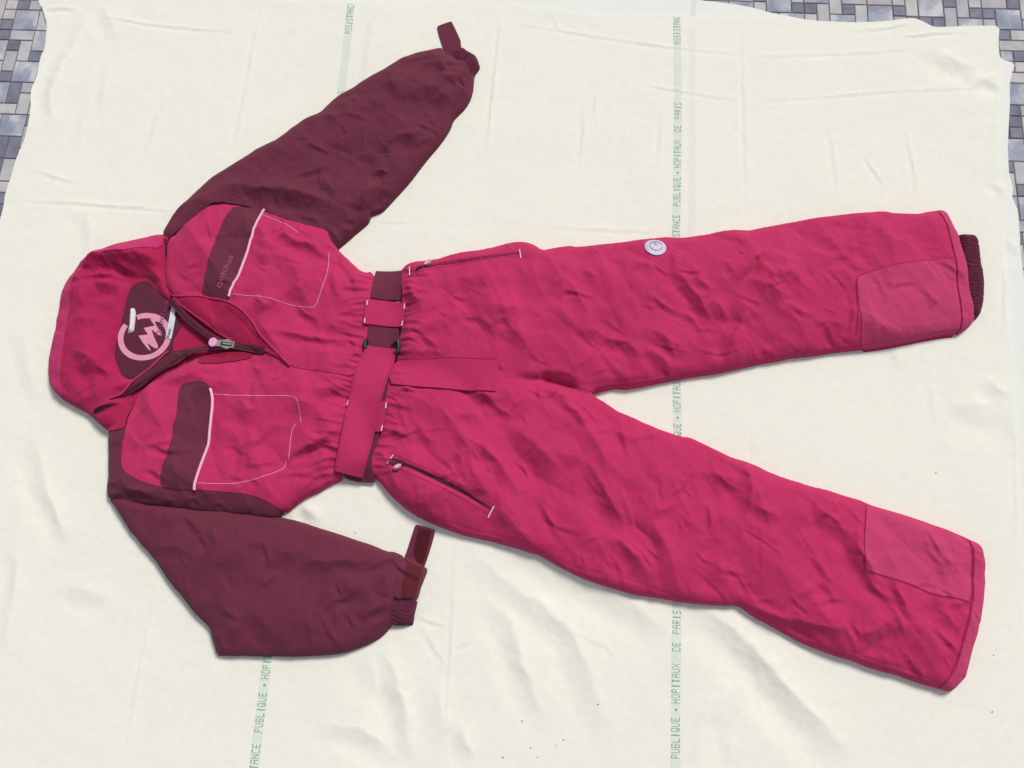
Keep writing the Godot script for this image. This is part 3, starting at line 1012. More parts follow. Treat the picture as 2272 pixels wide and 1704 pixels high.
func yoke_outline() -> PackedVector2Array:
	return V([-524.5,92.8,-519.8,120.3,-513.2,149.8,-512,169.4,-510.1,179.1,-497.2,184.5,-462.3,186.3,-409.9,190.8,-350.9,192.6,-287,196,-280.6,185.4,-276.7,181.6,-288.6,175,-300.3,169.5,-315.9,163.1,-335.9,160.4,-360.7,159.3,-395.2,159.6,-415,159.6,-442.6,157.3,-460.7,153.3,-471.7,147.7,-488.7,136.2,-493.4,124,-494.1,106.5,-493,98.9,-494.5,83.7,-517,84.2])


func leg_far_outline() -> PackedVector2Array:
	return V([-159.9,-147.9,-158.6,-155.9,-154.2,-161.3,-146,-164.9,-129.1,-167.7,-109.7,-171.2,-95.5,-177.7,-73.9,-183.9,-54.5,-186.9,-37.7,-191.6,-18.5,-198.3,-4,-201.9,10.8,-201.2,20.7,-197.7,29.5,-191.9,33.2,-190.8,32.6,-190.4,41.7,-193.2,53.4,-196.1,68.5,-198.4,78.7,-197.2,95.5,-199.8,118.9,-203.9,135.7,-206.5,160.9,-211.3,184.4,-215.1,199.5,-217.6,211.3,-217.7,223,-217.1,239.8,-220.3,256.6,-223.8,275.1,-229.2,291.9,-232.1,313.7,-231.8,329.8,-236.5,369,-246.5,405.3,-255.7,450.5,-263.3,489.6,-268.4,516.5,-267.8,546.2,-267.1,561.4,-271.4,579.6,-275.5,585.3,-273.1,589.1,-266,592.7,-256.2,595.4,-246.4,598.8,-241.6,600.7,-230.3,602.5,-217.3,605.9,-206.2,608.5,-187,607.8,-164.7,609.2,-149.1,612.1,-133.6,610,-121.1,609.4,-111.8,602.2,-104.7,591.5,-96.2,578.5,-94.4,555.3,-89.3,526.3,-81.9,497.3,-74.4,462.7,-67.6,425.3,-61.9,393.6,-55,367.8,-51.7,350.5,-46.3,330.4,-42.3,301.6,-34,267.2,-24.3,250.1,-21.4,221.5,-15.2,187.2,-6.4,158.8,0.9,147.4,2.3,135.9,1.4,104.7,11.2,88.9,8,73.7,1.9,58.5,-2.2,43.3,-6.2,13.3,-3.6,-18.8,-4,-19.4,-5.1,-50.1,-9,-97.4,-12.8,-157.9,-16.1,-156.6,-28,-154.4,-63.5,-153.8,-88.8,-153.7,-114.4])


func leg_near_outline() -> PackedVector2Array:
	return V([-164.7,-13.3,-97.4,-12.8,-50.1,-9,-19.4,-5.1,-18.8,-4,13.3,-3.6,39.5,-6,49,-3.7,62.4,0.5,79.4,4.6,94.5,9.3,104.8,11.5,122.8,20.8,141.6,33.4,156.5,38.4,171.4,45.2,193.5,53.6,213.7,60.1,235.6,63.4,253.8,71.3,273.7,80.5,284.5,85.5,302.5,90.1,315,94.1,329.6,101.1,348.2,108.1,369.9,114,388.8,119.1,405,121.9,429.2,128.9,445.3,132.2,455.8,137.2,482.3,144,508.7,150.8,534.9,158.9,553.1,164.7,573.7,173,586.4,178.4,591.7,184,591.7,191.9,593.5,201.1,591.8,212.9,591.5,223.4,588.4,239,584.8,254.6,582,265,578.4,275.3,574.6,288.1,568,303.5,564.5,313.6,560.7,326.2,557.2,337.4,551.6,342.6,547.4,347,540.4,354.7,529.1,352.4,511.6,349,494.2,344.6,479.2,339.3,464,336.9,443.8,332.1,426.2,325.7,408.3,322.2,387.9,315.9,364.9,308.4,347,299.3,326.4,289,310.8,282.2,299.2,273.9,291.4,269.2,271.5,270.3,247.7,270.2,221.2,269.1,194.6,265.4,166.2,263.6,146,258.8,115.6,251.6,95.2,244.8,74.6,236,62.1,229.6,44.4,220.6,37.2,220.3,20.6,215.2,1.9,211.7,-12.7,208,-29.4,205.7,-50.3,202.3,-71.4,196.2,-92.7,189.2,-114.4,180,-129.9,170.4,-145.7,157.7,-152.6,151,-160.2,142.4,-166.4,138.1,-171.8,129.3,-173,106.3,-172.5,76,-169.5,35.5,-166.4,6.3])


func sleeve_far_outline() -> PackedVector2Array:
	return V([-502.3,-193,-493,-216.1,-485.1,-232.2,-471.9,-248.6,-458.6,-265.1,-444.1,-283.2,-426.2,-297.2,-402.2,-316,-383.1,-332.6,-360.5,-344.6,-341.6,-365,-322.2,-382.5,-301.9,-394,-290.1,-409.8,-275.6,-425.9,-260.3,-435.8,-245.3,-448.9,-232.7,-458.8,-214.6,-470.6,-191.6,-488.9,-168,-500.9,-151.8,-504.8,-133.1,-511.9,-127.2,-507.9,-122.8,-500.6,-113.3,-495.7,-109.7,-487.8,-97.3,-483.9,-89.9,-475.4,-86.9,-465,-80.7,-462.7,-80.8,-461.5,-80.5,-445.9,-83.3,-427.2,-90.3,-411.5,-100.2,-398.9,-106.3,-391.1,-109.3,-377.3,-116.2,-362,-123.2,-349.7,-137.4,-328.3,-146.7,-313.2,-160.4,-289.2,-172.1,-272.8,-183.6,-256.5,-195.1,-240.3,-202.6,-237.1,-211.8,-232.5,-211.7,-224,-225.7,-209.3,-241.9,-191.7,-251.1,-181.6,-277.2,-162.5,-305.9,-186.1,-360.8,-209,-414.4,-218,-463,-193.3,-490.9,-172.4])


func sleeve_near_outline() -> PackedVector2Array:
	return V([-510.6,180.2,-499.6,188.7,-493.1,196.8,-474.2,218.7,-450.8,240.1,-433.4,255.6,-412.3,280.1,-389.9,299.5,-372.7,316.8,-353.9,330.4,-350.9,338.1,-344.9,351.1,-340.3,361,-339.6,362.3,-339.3,362.7,-337.2,362.4,-318.6,361.4,-285.9,360.2,-239.4,357.9,-204.8,354.4,-184.3,350.7,-166.4,343.5,-153,337.2,-142,330,-133.6,320.6,-129.4,314.8,-128.7,284.4,-123.7,248.5,-120.2,233.9,-135.2,227,-144.8,227.5,-164.7,220.3,-184.5,215.5,-209.5,208.5,-234.4,202.7,-259.6,195.6,-289.5,191.1,-319.4,187.9,-354,186.5,-383.6,186.3,-413.6,184.3,-433.5,183.3,-450.8,183.7,-466.2,180.9,-479.6,175.5,-496.9,176.3])


func collar_outline() -> PackedVector2Array:
	return V([-499.4,-190.9,-508.4,-189.2,-525.8,-183,-547.7,-175.8,-567.3,-168.8,-581.8,-159.5,-593.6,-149.1,-605.2,-137.5,-618.1,-121.1,-622.5,-108.8,-625.2,-94.3,-624.7,-75.2,-624.2,-56.3,-623.3,-35.2,-622.9,-12.1,-622.5,6.3,-620.3,19.8,-616.2,30.9,-608.1,42.9,-593.8,53.4,-576.8,61.5,-560,68.4,-547.5,76.6,-537.1,84.9,-526,92,-516.2,92,-507.9,90,-500.4,89.2,-501.7,78.8,-500.1,61.1,-494.6,43,-498.3,45.3,-484.7,29,-471,12.6,-451.4,-2,-431.8,-17.8,-449.3,-22.7,-461,-19.8,-474.5,-7.7,-483.6,4.1,-493,13.6,-502.5,22,-516.6,17.6,-522.7,8.2,-529.2,-2.8,-533.1,-14.8,-533.8,-27.5,-531.6,-36.8,-531,-48.5,-530.2,-62.6,-529.9,-76.8,-530.6,-89.8,-528.6,-100.7,-527.1,-108,-516.8,-114.4,-508.4,-118.4,-497.1,-105.7,-482.8,-95.6,-466.4,-85.6,-467.3,-97.5,-476,-109.1,-481.9,-130.5,-489.7,-163.2,-488.3,-181.8,-488.2,-188,-499,-190.6])


func make_reliefs() -> void:
	body = Relief.new(-640, -300, 700, 430, 1.6)
	for p in [chest_far_outline(), chest_near_outline(), yoke_outline(), leg_far_outline(), leg_near_outline()]:
		body.cover(p)
	# the body goes on under the sleeve and the belt
	body.cover(V([-483.4,-190.2,-467.4,-212,-451.3,-234.1,-435.5,-244.9,-403.2,-246.3,-361.5,-243,-322.1,-228.3,-286.2,-216.1,-267.6,-213.9,-256.6,-197.6,-249.9,-178.2,-308.1,-153.7]))
	body.cover(V([-205.2,-147.1,-195.8,-150.7,-159.2,-151.8,-150.8,-139.7,-156.9,-72.7,-159.4,-22.8,-165.6,11.7,-173.9,92.8,-170.9,134.1,-176,140,-210.4,138.4,-218.3,108.9,-209.8,37.9]))
	body.cover(V([-497.1,-188.4,-484.9,-191.5,-456,-148.4,-458.6,-95.4,-466.8,-90.3,-484.3,-113.3,-494.3,-158.9]))
	body.cover(V([-528.7,91.3,-517.4,82,-504.5,57.2,-490.7,36.5,-472.4,15.4,-459.9,37.3,-483.1,91.3]))
	body.measure()
	body.inflate(26.0, 60.0, 9.0)
	body.soften(5, 14.0)
	body.ripple(2.2, 0.011, 31, 25.0, 26.0)
	body.crinkle(14.0, 0.015, 33, 0.95, 2.4, 20.0)
	body.crinkle(-7.0, 0.024, 35, 0.75, 2.0, 16.0)
	body.crinkle(3.2, 0.042, 36, 1.1, 2.2, 12.0)
	# trouser leg, far side of the picture
	folds(body, [
		[11.4, 1.00, [202,-159.4,216.7,-144.2,232.8,-123.9,245.6,-105.4,253.4,-83.5,255.7,-71.7]],
		[7.2, 0.80, [206.8,-186.3,209.3,-175.7,203.6,-163]],
		[6.4, 0.90, [331.4,-193.6,311.3,-169.6,296.2,-149.5,291.1,-137]],
		[13.3, 0.90, [291,-128.3,295.4,-109.5,290.2,-88.6,280.3,-67.8,276.8,-47.5,268.6,-28.8]],
		[13.3, 0.80, [253.7,-117.9,264.8,-101.2,277.4,-88.1]],
		[9.5, 0.50, [228.1,-149.9,245.8,-136.7,255.4,-126.7]],
		[9.5, 0.50, [273.9,-176.8,280.3,-164.7,281.6,-148.8]],
		[11.4, 0.70, [171.8,-72.9,189.5,-63.6,205.5,-50.8,226.1,-46.8]],
		[9.5, 0.80, [85.3,-65.5,104.6,-66.4,120.9,-55.3,144.9,-51.4,157.8,-43.6,167.5,-30.7]],
		[11.4, 0.70, [167.3,-47.4,184.9,-38.1,200.8,-22.3,215,-18]],
		[13.3, 0.50, [63.2,-140.8,72.1,-120.1,84.2,-99.8,91.4,-76]],
		[13.3, 0.50, [75.8,-155.5,96,-142.2,106.2,-125.1]],
		[12.3, 0.60, [-1.6,-2.7,34.8,-6.1,58.5,-9.7,77.8,-2.3,100.3,7.3]],
		[17.1, 0.40, [-25.8,-87.8,-6.3,-88.7,7.2,-79]],
		[11.4, 0.40, [151.1,-169.6,167.6,-161.4,188.9,-157]],
		[4.8, 0.30, [118.1,-177,134.7,-168.8,147.9,-165.8]],
		[9.5, 0.35, [3.1,-159.4,0.6,-143.3,-3.8,-134.2]],
		[22.8, 0.30, [108.5,-100.9,128.3,-84.6,136.8,-61.1,168.8,-55.9]],
		[9.5, 0.80, [323.3,-191.3,309.7,-167.5,296.3,-145.8]],
		[15.2, 0.50, [441.9,-187.6,441.7,-169.9]],
		[11.4, 0.40, [460.6,-202.7,448.6,-191.5]],
		[11.4, 0.40, [344.1,-127,357.1,-129.3]],
		[7.2, 0.45, [488.4,-157.9,497.1,-144.4]],
		[7.2, 0.50, [534.2,-149.5,542.5,-134.3,554.1,-121.1]],
		[4.8, 0.40, [364.2,-105.5,372.3,-109.3]],
		[17.1, 0.35, [400.1,-88.4,418.8,-84.2,438.1,-90.2]],
		[6.4, 0.40, [547.3,-95.3,548.9,-86.9]],
		[6.4, 0.50, [322.9,-52.8,332.2,-49.9]],
		[6.4, 0.50, [383,-60.7,376.3,-50.3]],
		[13.3, 0.40, [344.5,-190.4,350.4,-171.1,338.5,-152.9]],
		[11.4, 0.50, [481.5,-247.8,471.1,-221.4,449.4,-198,451.6,-185.4]],
		[3.2, 0.80, [296.3,-191.3,301.2,-184.4]],
		[9.5, 0.40, [406.8,-218.6,423.7,-206.5,428.6,-187.5]],
		[13.3, 0.35, [352.4,-165.1,374.3,-134.8,396.7,-123.5]],
	], 0.62, 10.0)
	# trouser leg, near side
	folds(body, [
		[13.3, 1.00, [-73.2,84.4,-50.7,92.5,-30.2,100.7,-12.9,116.2,0.8,135.4,9,154.7]],
		[20.9, 0.50, [-2.9,69.7,17.9,85.4,33.1,99.3,51.8,114.8,66.8,130.3]],
		[14.2, 0.75, [94.3,96.3,102.1,117.7,118.9,143.7,133.6,169.5,151.6,193]],
		[13.3, 0.50, [58.5,101.7,80.2,104.3,95,119.8]],
		[9.5, 0.50, [125.8,57.8,137,72.1,155.1,74.9]],
		[4, 0.60, [136.2,125,145.6,147.7,156.6,175.4,158.8,203]],
		[5.6, 0.60, [193.1,116.7,191.5,141.8,195.1,155.8]],
		[6.4, 0.80, [234,112.8,219.7,131.5,209.1,140.9,208.3,151.6]],
		[7.2, 0.70, [212.7,154.9,195.1,162.8,179.4,170.7]],
		[4, 1.00, [214.4,122.8,219.7,126.1]],
		[19, 0.60, [241,119.7,269.3,121.8,292,134.9]],
		[13.3, 0.80, [290.9,102.7,297.6,122.2,295.3,145.4,305.5,158.9]],
		[6.4, 0.40, [217.9,165.2,223.2,175.4,233.6,183.5]],
		[7.2, 0.70, [259.7,189.1,245.6,203.6,236.9,217.8]],
		[13.3, 0.90, [122.2,204.9,139.6,205.7,157.3,218.5,169.6,238.3,172.3,248.3]],
		[6.4, 0.40, [82.1,208.8,87.8,222.2,105.5,231.5]],
		[13.3, 0.40, [177.7,184.7,190.1,201.4,209.2,222.6]],
		[5.6, 0.60, [274.8,222.6,279.8,230.8,288.4,226.9]],
		[15.2, 0.40, [249,212,260.8,235.1,277.9,241]],
		[9.5, 0.60, [-71.8,102.7,-60.3,111.3,-62.7,127.8]],
		[9.5, 0.50, [32.8,15.2,62.6,21.4,81.2,29.9]],
		[6.4, 0.40, [-12.9,146.9,-8.2,166.3]],
		[13.3, 0.40, [5.9,195.4,-14.9,173.7]],
		[13.3, 0.50, [-49.5,28.7,-34.7,29.9,-26.5,42.8]],
		[15.2, 0.30, [0.2,26.3,4.7,41.2,27,47.7]],
		[15.2, 0.30, [286.1,168.6,268.6,173]],
		[6.4, 0.40, [77.7,86.1,78.9,93.4,90.8,98.3]],
		[14.2, 0.95, [426.1,145.3,428.2,164.3,424,183.5,427.6,202.1,434.6,217.2,444.4,233.6,457.4,248.1]],
		[15.2, 0.90, [376.8,144.6,392,161.4,407.1,174.9,422.4,183.6]],
		[15.2, 0.90, [461.8,228.1,467,243,475.2,257.7,478.4,278.5]],
		[13.3, 0.90, [478.2,280,462.8,282.3,448.3,295,432.6,301.7,419.3,295.1]],
		[13.3, 1.00, [288,270.8,318.6,284.2,349.2,288.5,373.5,293.1,395,293.4,419.2,296.6]],
		[11.4, 0.50, [364.1,299.6,378.9,310.6,398.2,319.8]],
		[5.6, 0.80, [456,293.1,439.9,307.2,427.1,318.2]],
		[6.4, 0.50, [394.7,236.2,374,248,353.3,259.7,339,271.1]],
		[9.5, 0.60, [304.9,146.7,314.2,157.5,337.7,169]],
		[9.5, 0.50, [358.7,160,372.7,167.2,378.7,174.8]],
		[6.4, 0.70, [533.5,166.8,548.5,173.9,547.8,181.7]],
		[15.2, 0.40, [534.6,190.2,530.4,202.9,532.7,212]],
		[13.3, 0.40, [512.7,249.7,519.6,258.3,530,262.3]],
		[9.5, 0.60, [514.8,279.5,531.9,275.6,540.6,263.2]],
		[6.4, 0.60, [530.8,289,534.2,302,529.7,318.3]],
		[9.5, 0.50, [538.9,282.6,547.6,286.6]],
		[28.5, 0.35, [467.5,302.8,486.3,294.4,500.8,303.9,510.8,329.5]],
		[13.3, 0.35, [318.5,173.2,319.5,195.3]],
		[6.4, 0.50, [308.2,266.7,319.2,263.1,331.5,265.5]],
	], 0.62, 10.0)
	# chest and hips
	folds(body, [
		[11.4, 1.00, [-333.8,-210.2,-331,-197,-319.9,-182,-298.6,-174.2,-281.5,-167.3,-266.2,-158.2,-259.5,-152]],
		[9.5, 0.40, [-307.8,-199.1,-295.7,-191.9,-283.4,-183.6]],
		[6.4, 0.80, [-269,-173.3,-262.4,-178,-252.9,-174,-247.1,-167.7,-235.9,-157.4,-231.3,-152.2]],
		[7.2, 0.50, [-356.7,-182.6,-351.8,-176.3,-350.3,-165.4]],
		[11.4, 0.60, [-359.5,-158.4,-348.2,-150.2,-335.8,-148.6,-330.4,-153.2]],
		[11.4, 0.40, [-343.3,-196.5,-335,-188]],
		[11.4, 0.60, [-253.7,-137.2,-251.3,-115.9,-246.6,-101.3]],
		[7.2, 0.70, [-242.5,-126.9,-226.5,-117,-214.3,-105.9]],
		[5.6, 0.60, [-227.3,-134,-217.4,-116.4,-209.6,-110.4]],
		[17.1, 0.35, [-310.4,-107.9,-294.8,-103.3,-285,-104.8]],
		[15.2, 0.60, [-355.7,-87.9,-341.9,-82.2,-330.7,-73.3]],
		[4, 0.25, [-317.2,-145.1,-343.4,-129.9]],
		[5.6, 0.50, [-421.3,-236.9,-421.1,-228.9,-425.7,-211.9,-426.3,-201.8]],
		[7.2, 0.40, [-436.2,-219.3,-442.3,-198.9,-444.7,-194.3]],
		[11.4, 0.35, [-417.1,-188.8,-417.5,-171.2]],
		[6.4, 1.20, [-331.2,-48.6,-297.7,-43.7,-249.3,-38.9,-197.3,-35.6]],
		[20.9, 0.40, [-351.7,-86.7,-336.5,-77.2,-321.2,-66.3]],
		[13.3, 0.60, [-352.1,7.5,-341.1,8.4,-324.4,11.8]],
		[4.8, 0.60, [-348.6,-6.6,-353.8,4.8,-355.9,9.1]],
		[5.6, 0.50, [-398.6,14,-378.4,13,-357.4,7.8]],
		[5.6, 0.50, [-409.1,7.5,-397.7,11.1,-376.9,4.5]],
		[9.5, 0.80, [-457,30.7,-441.5,25.7,-418.4,17.7,-402.9,12.8]],
		[19, 0.40, [-393.5,20.7,-381.1,31.1,-364.2,35.8]],
		[15.2, 0.60, [-359.1,52.1,-347.5,58.3,-335.5,67.2,-317.7,60.9]],
		[15.2, 0.50, [-287.4,47.2,-264.8,57,-244,53.3]],
		[13.3, 0.60, [-260.8,35,-234.5,31,-208.1,28.3]],
		[6.4, 1.20, [-276.1,115,-252.6,103.3,-231.6,91.6,-215.6,81.5]],
		[6.4, 0.60, [-327.1,117.6,-317.8,98.6,-306.5,84.6,-282.1,78.1]],
		[6.4, 0.80, [-258.8,106.2,-233.3,99.7,-220.5,96.4]],
		[13.3, 0.40, [-257.1,-59.2,-223.5,-52.2,-199.4,-56.2]],
		[9.5, 0.50, [-344.1,118.4,-343,107.8]],
		[6.4, 0.60, [-311.2,89.1,-319.8,103.3,-330.5,117.6]],
		[5.6, 0.50, [-341.3,108.7,-340.6,127.6,-340.4,150.6]],
		[7.2, 0.60, [-458.3,88.8,-466.5,103.2,-474.9,121.7]],
		[6.4, 1.00, [-219.3,85.1,-242,101.1,-264.9,114.6,-288,125.6]],
		[9.5, 0.60, [-221.1,112.4,-238.3,132.8,-260.7,148.5]],
		[5.6, 0.60, [-228,137.2,-243.8,147.7,-261.3,163]],
		[11.4, 0.70, [-153.1,-133.9,-140.7,-101.3,-124.6,-79.4]],
		[13.3, 0.60, [-95.9,-75.8,-118.2,-59.8,-139.7,-36.6]],
		[7.2, 0.60, [-87.5,-121.5,-102.4,-98,-121.4,-69.6,-136.1,-49.1]],
		[11.4, 0.40, [-70.9,-89.4,-81.4,-71.5,-85.2,-58.9]],
		[7.2, 0.60, [-148.8,-33.8,-115.7,-29.2,-82.9,-28.3]],
		[13.3, 0.40, [-85.9,-131.8,-66.5,-127.6,-48.1,-138.6]],
		[7.2, 0.70, [-161.6,29.5,-145.5,28.7,-125.4,20.6]],
		[9.5, 0.70, [-163.5,81.1,-140.6,82.3,-119.2,92.7]],
		[11.4, 0.50, [-76.8,53.6,-53.8,57.2,-35.8,53.9]],
		[9.5, 0.60, [-168.2,102.1,-152.1,128.5,-141.3,148.1,-131.3,158.8]],
		[4.8, 0.80, [-17.1,-15.7,-11.9,-6.3]],
		[7.2, 0.60, [-33.1,23.3,-46.1,35.7]],
		[19, 0.35, [-23.4,-84.1,4.9,-82.9]],
		[11.4, 0.50, [-121.4,67.5,-106,87.5,-87.3,95.7]],
	], 0.62, 10.0)
	scatter_folds(body, leg_far_outline(), 46, V([-25.9,-88.8,586.4,-147.8]), 101)
	scatter_folds(body, leg_near_outline(), 54, V([-72,104.1,552,253.6]), 102)
	scatter_folds(body, chest_far_outline(), 24, V([-356,-218.9,-242.7,-125.4]), 103)
	scatter_folds(body, chest_near_outline(), 24, V([-365.8,100.7,-228.7,26.2]), 104)
	scatter_folds(body, leg_far_outline(), 26, V([-25.9,-88.8,586.4,-147.8]), 111, 0.7)
	scatter_folds(body, leg_near_outline(), 28, V([-72,104.1,552,253.6]), 112, 0.7)
	# gathers drawn in by the elastic at the waist
	var belt_line := smooth(V([-176.3,-147.6,-174.5,-104,-175.7,-66.1,-175.6,-36.3,-178.8,2.8,-184.5,39,-189,74.5,-191,109.3,-188.8,141]), 2, false)
	var pts := resample(belt_line, 1.0)
	for s in [-1.0, 1.0]:
		var k := 3
		while k < pts.size() - 2:
			var t := (pts[mini(k + 3, pts.size() - 1)] - pts[maxi(k - 3, 0)]).normalized()
			var o: Vector2 = Vector2(-t.y, t.x) * float(s)
			var reach := rng.randf_range(14, 46)
			var a: Vector2 = pts[k] + o * 21.0
			var slant := rng.randf_range(-0.35, 0.35)
			body.fold(PackedVector2Array([a - o * 6.0, a + o * reach * 0.5 + t * slant * reach * 0.3, a + o * reach + t * slant * reach]), rng.randf_range(2.2, 4.0), rng.randf_range(1.2, 2.6), 0, 6.0)
			k += rng.randi_range(6, 13)
	body.fold(belt_line, 22.0, 8.0, 1, 6.0, false)
	# seams and the slits of the pockets
	for l in [[-289.6,-1.7,-265,0.6,-230.8,4.5,-204.1,9.1], [-401.1,-235.5,-380.1,-233.9,-359.5,-231.8,-339.6,-224.3,-320.4,-217.7,-301.2,-211,-284.8,-207.5,-271.1,-207.9],
			[100.2,-190,135,-197.9,168.2,-204.5,201.5,-208.1,226.5,-210.1,251.5,-214.3,284.8,-220,309.7,-224.8], [327.2,-224.1,372,-235.9,417,-247.7,461.8,-256.2],
			[94.3,2,122.9,-1.9,162.5,-7.9,202.2,-16.5,241.9,-20.9,256.1,-19.1], [270.4,-21.4,297.5,-32.7,331.4,-43.5],
			[144.5,38.1,170.3,50,199.6,62.6,226.8,73.3,253.8,81.2,289.6,89.5], [-66.2,189.6,-29.8,198.3,-4.6,202.2,11.6,207.5,31.2,209.4,45.8,218.7,70.8,227.8,95.7,236.8,130.7,241.7,165.7,248.4,196.9,258.5,231.4,268.4],
			[423.8,315.8,434.2,321.1,456.7,325.7,479.2,330.3,501.3,337.8,524.7,346.6], [305.8,-72.4,303.5,-38.8], [-17.3,0.6,11.4,2.5],
			[568.8,-262.8,576,-243.5,581.9,-195.6,584.3,-157.9,586.7,-120.9,586.2,-93.5], [566.9,177.6,569.8,188.4,568.1,214.7,562.4,250,550.5,287.9,536.4,328.1,521.1,349.1]]:
		body.fold(smooth(V(l), 1, false), 1.8, 0.7, 1, 4.0, false)
	body.fold(V([-144.7,113.2,-116.6,125.4,-84.2,137.2,-47.2,154.3,-15.1,170.7]), 3.2, 5.0, 1, 6.0)
	body.fold(V([0.5,0.2,39.5,-3.4,48.9,-1.2,62.1,3,78.9,7,93.9,11.9,104.1,14.5]), 4.0, 6.0, 1, 3.0)
	body.fold(V([-136,-149.5,-107.7,-158.5,-71.8,-163.8,-36,-171.4,1.1,-178.3]), 2.4, 3.0, 1, 6.0)
	# hollows under the folded shoulder
	folds(body, [
		[5.6, 1.50, [-488,167.5,-474.5,172,-457.4,173.2,-438.9,176.4]],
		[4.8, 1.00, [-432.4,183.8,-422.5,180.2,-416,181.4]],
		[4.8, 1.00, [-399.1,181.6,-392.6,176.6,-384.3,182.9]],
		[4.8, 0.80, [-363,184.9,-354.1,181.3]],
		[4.8, 0.80, [-508.5,160.2,-499.3,163.9,-488,167.5]],
		[4.8, 1.00, [-505.6,175.7,-496.6,178.3,-482.3,175.5]],
		[9.5, 0.40, [-515.7,105.3,-505.5,113.4,-495.6,115]],
	], 0.6, 4.0)
	body.ripple(0.1, 0.09, 34, 4.0, 10.0)
	for k in body.h.size(): body.h[k] = maxf(body.h[k], 0.0)
	waist = Relief.new(-640, -300, 700, 430, 1.6)
	waist.h = body.h.duplicate(); waist.d = body.d
	waist.blur(7); waist.blur(5)

	arm_far = Relief.new(-620, -560, 80, -120, 1.6)
	arm_far.cover(sleeve_far_outline())
	arm_far.cover(cuff_far_outline())
	arm_far.measure()
	arm_far.inflate(23.0, 50.0, 9.0)
	arm_far.soften(4, 12.0)
	arm_far.ripple(2.6, 0.013, 41, 25.0, 24.0)
	arm_far.crinkle(8.5, 0.016, 43, 0.3, 2.0, 18.0)
	arm_far.crinkle(-5.5, 0.026, 45, -0.9, 2.0, 14.0)
	arm_far.crinkle(2.6, 0.045, 46, 0.6, 2.0, 10.0)
	folds(arm_far, [
		[13.3, 0.80, [-190.1,-331.3,-174,-346.7,-147.9,-349.4]],
		[7.2, 1.20, [-211.6,-283.6,-200.8,-292,-190.3,-287.7]],
		[11.4, 0.90, [-196,-271.5,-208.6,-253.6,-217.7,-231.2]],
		[11.4, 0.80, [-285,-280.5,-272.9,-263.5,-265.7,-251.1]],
		[17.1, 0.90, [-353,-256.9,-330.2,-248.4,-293.2,-240.5,-257.9,-232.6]],
		[9.5, 0.40, [-197.8,-335.9,-192.4,-310.1]],
		[13.3, 0.70, [-140.6,-476.5,-133.8,-466.4,-118.1,-456.6]],
		[6.4, 1.00, [-125.1,-470.2,-113.4,-474.1,-107.7,-477.8]],
		[9.5, 1.00, [-103.4,-438.3,-99.8,-450.4,-93.7,-449]],
		[19, 0.50, [-134.3,-398.1,-113.2,-410.8,-100.2,-435]],
		[11.4, 0.40, [-140.8,-369.5,-126.6,-375.1]],
		[17.1, 0.35, [-174.6,-403.3,-150.9,-419.4,-127.6,-425.4]],
		[5.6, 0.50, [-260.1,-411.8,-241.1,-400.7]],
		[11.4, 0.40, [-295.6,-383.4,-273,-367.5]],
		[17.1, 0.35, [-237.3,-392.4,-216.1,-403.3,-201.4,-403.9]],
		[17.1, 0.35, [-212.2,-439.2,-197.4,-424.4,-195.6,-405.8]],
		[20.9, 0.35, [-248.7,-306.2,-228.6,-308.6,-200.4,-317.9]],
		[28.5, 0.30, [-285.5,-322.5,-253.3,-322.2,-248.9,-348.6]],
		[4.8, 0.40, [-187.1,-475.7,-163.3,-478.3,-135.1,-482.8]],
		[13.3, 0.80, [-429.2,-256.4,-387.1,-254.4,-351.8,-250.1,-309.1,-240.6]],
		[6.4, 0.50, [-341,-246.8,-340.7,-231.7]],
		[6.4, 0.70, [-316,-227.1,-299.4,-218.5,-271.1,-210.4]],
		[7.2, 0.80, [-267.7,-210.5,-262.6,-195.9,-245.3,-178.3]],
		[11.4, 0.80, [-197.1,-273.8,-214.8,-244.6,-218.6,-231.3]],
		[9.5, 0.50, [-232.1,-245.8,-246.3,-233.9]],
		[11.4, 0.50, [-252.6,-198.2,-235.9,-200.8,-219.7,-208.9]],
	], 0.6, 8.0)
	scatter_folds(arm_far, sleeve_far_outline(), 24, V([-312.6,-281,-110.3,-472.5]), 105)
	arm_far.press(cuff_far_outline(), 0.85)
	arm_far.ribs(cuff_far_outline(), V([-121.7,-494.8,-82.1,-491])[1] - V([-121.7,-494.8,-82.1,-491])[0], 4.2, 2.8, 5)
	arm_far.ripple(0.1, 0.09, 44, 4.0, 10.0)

	arm_near = Relief.new(-640, 110, 0, 420, 1.6)
	arm_near.cover(sleeve_near_outline())
	arm_near.cover(cuff_near_outline())
	arm_near.cover(elastic_near_outline())
	arm_near.measure()
	arm_near.inflate(22.0, 58.0, 8.0)
	arm_near.soften(4, 12.0)
	arm_near.ripple(2.2, 0.012, 51, 25.0, 24.0)
	arm_near.crinkle(6.5, 0.014, 53, 0.6, 2.4, 18.0)
	arm_near.crinkle(-3.5, 0.024, 55, 0.2, 2.0, 14.0)
	arm_near.crinkle(1.8, 0.045, 56, 0.5, 2.0, 10.0)
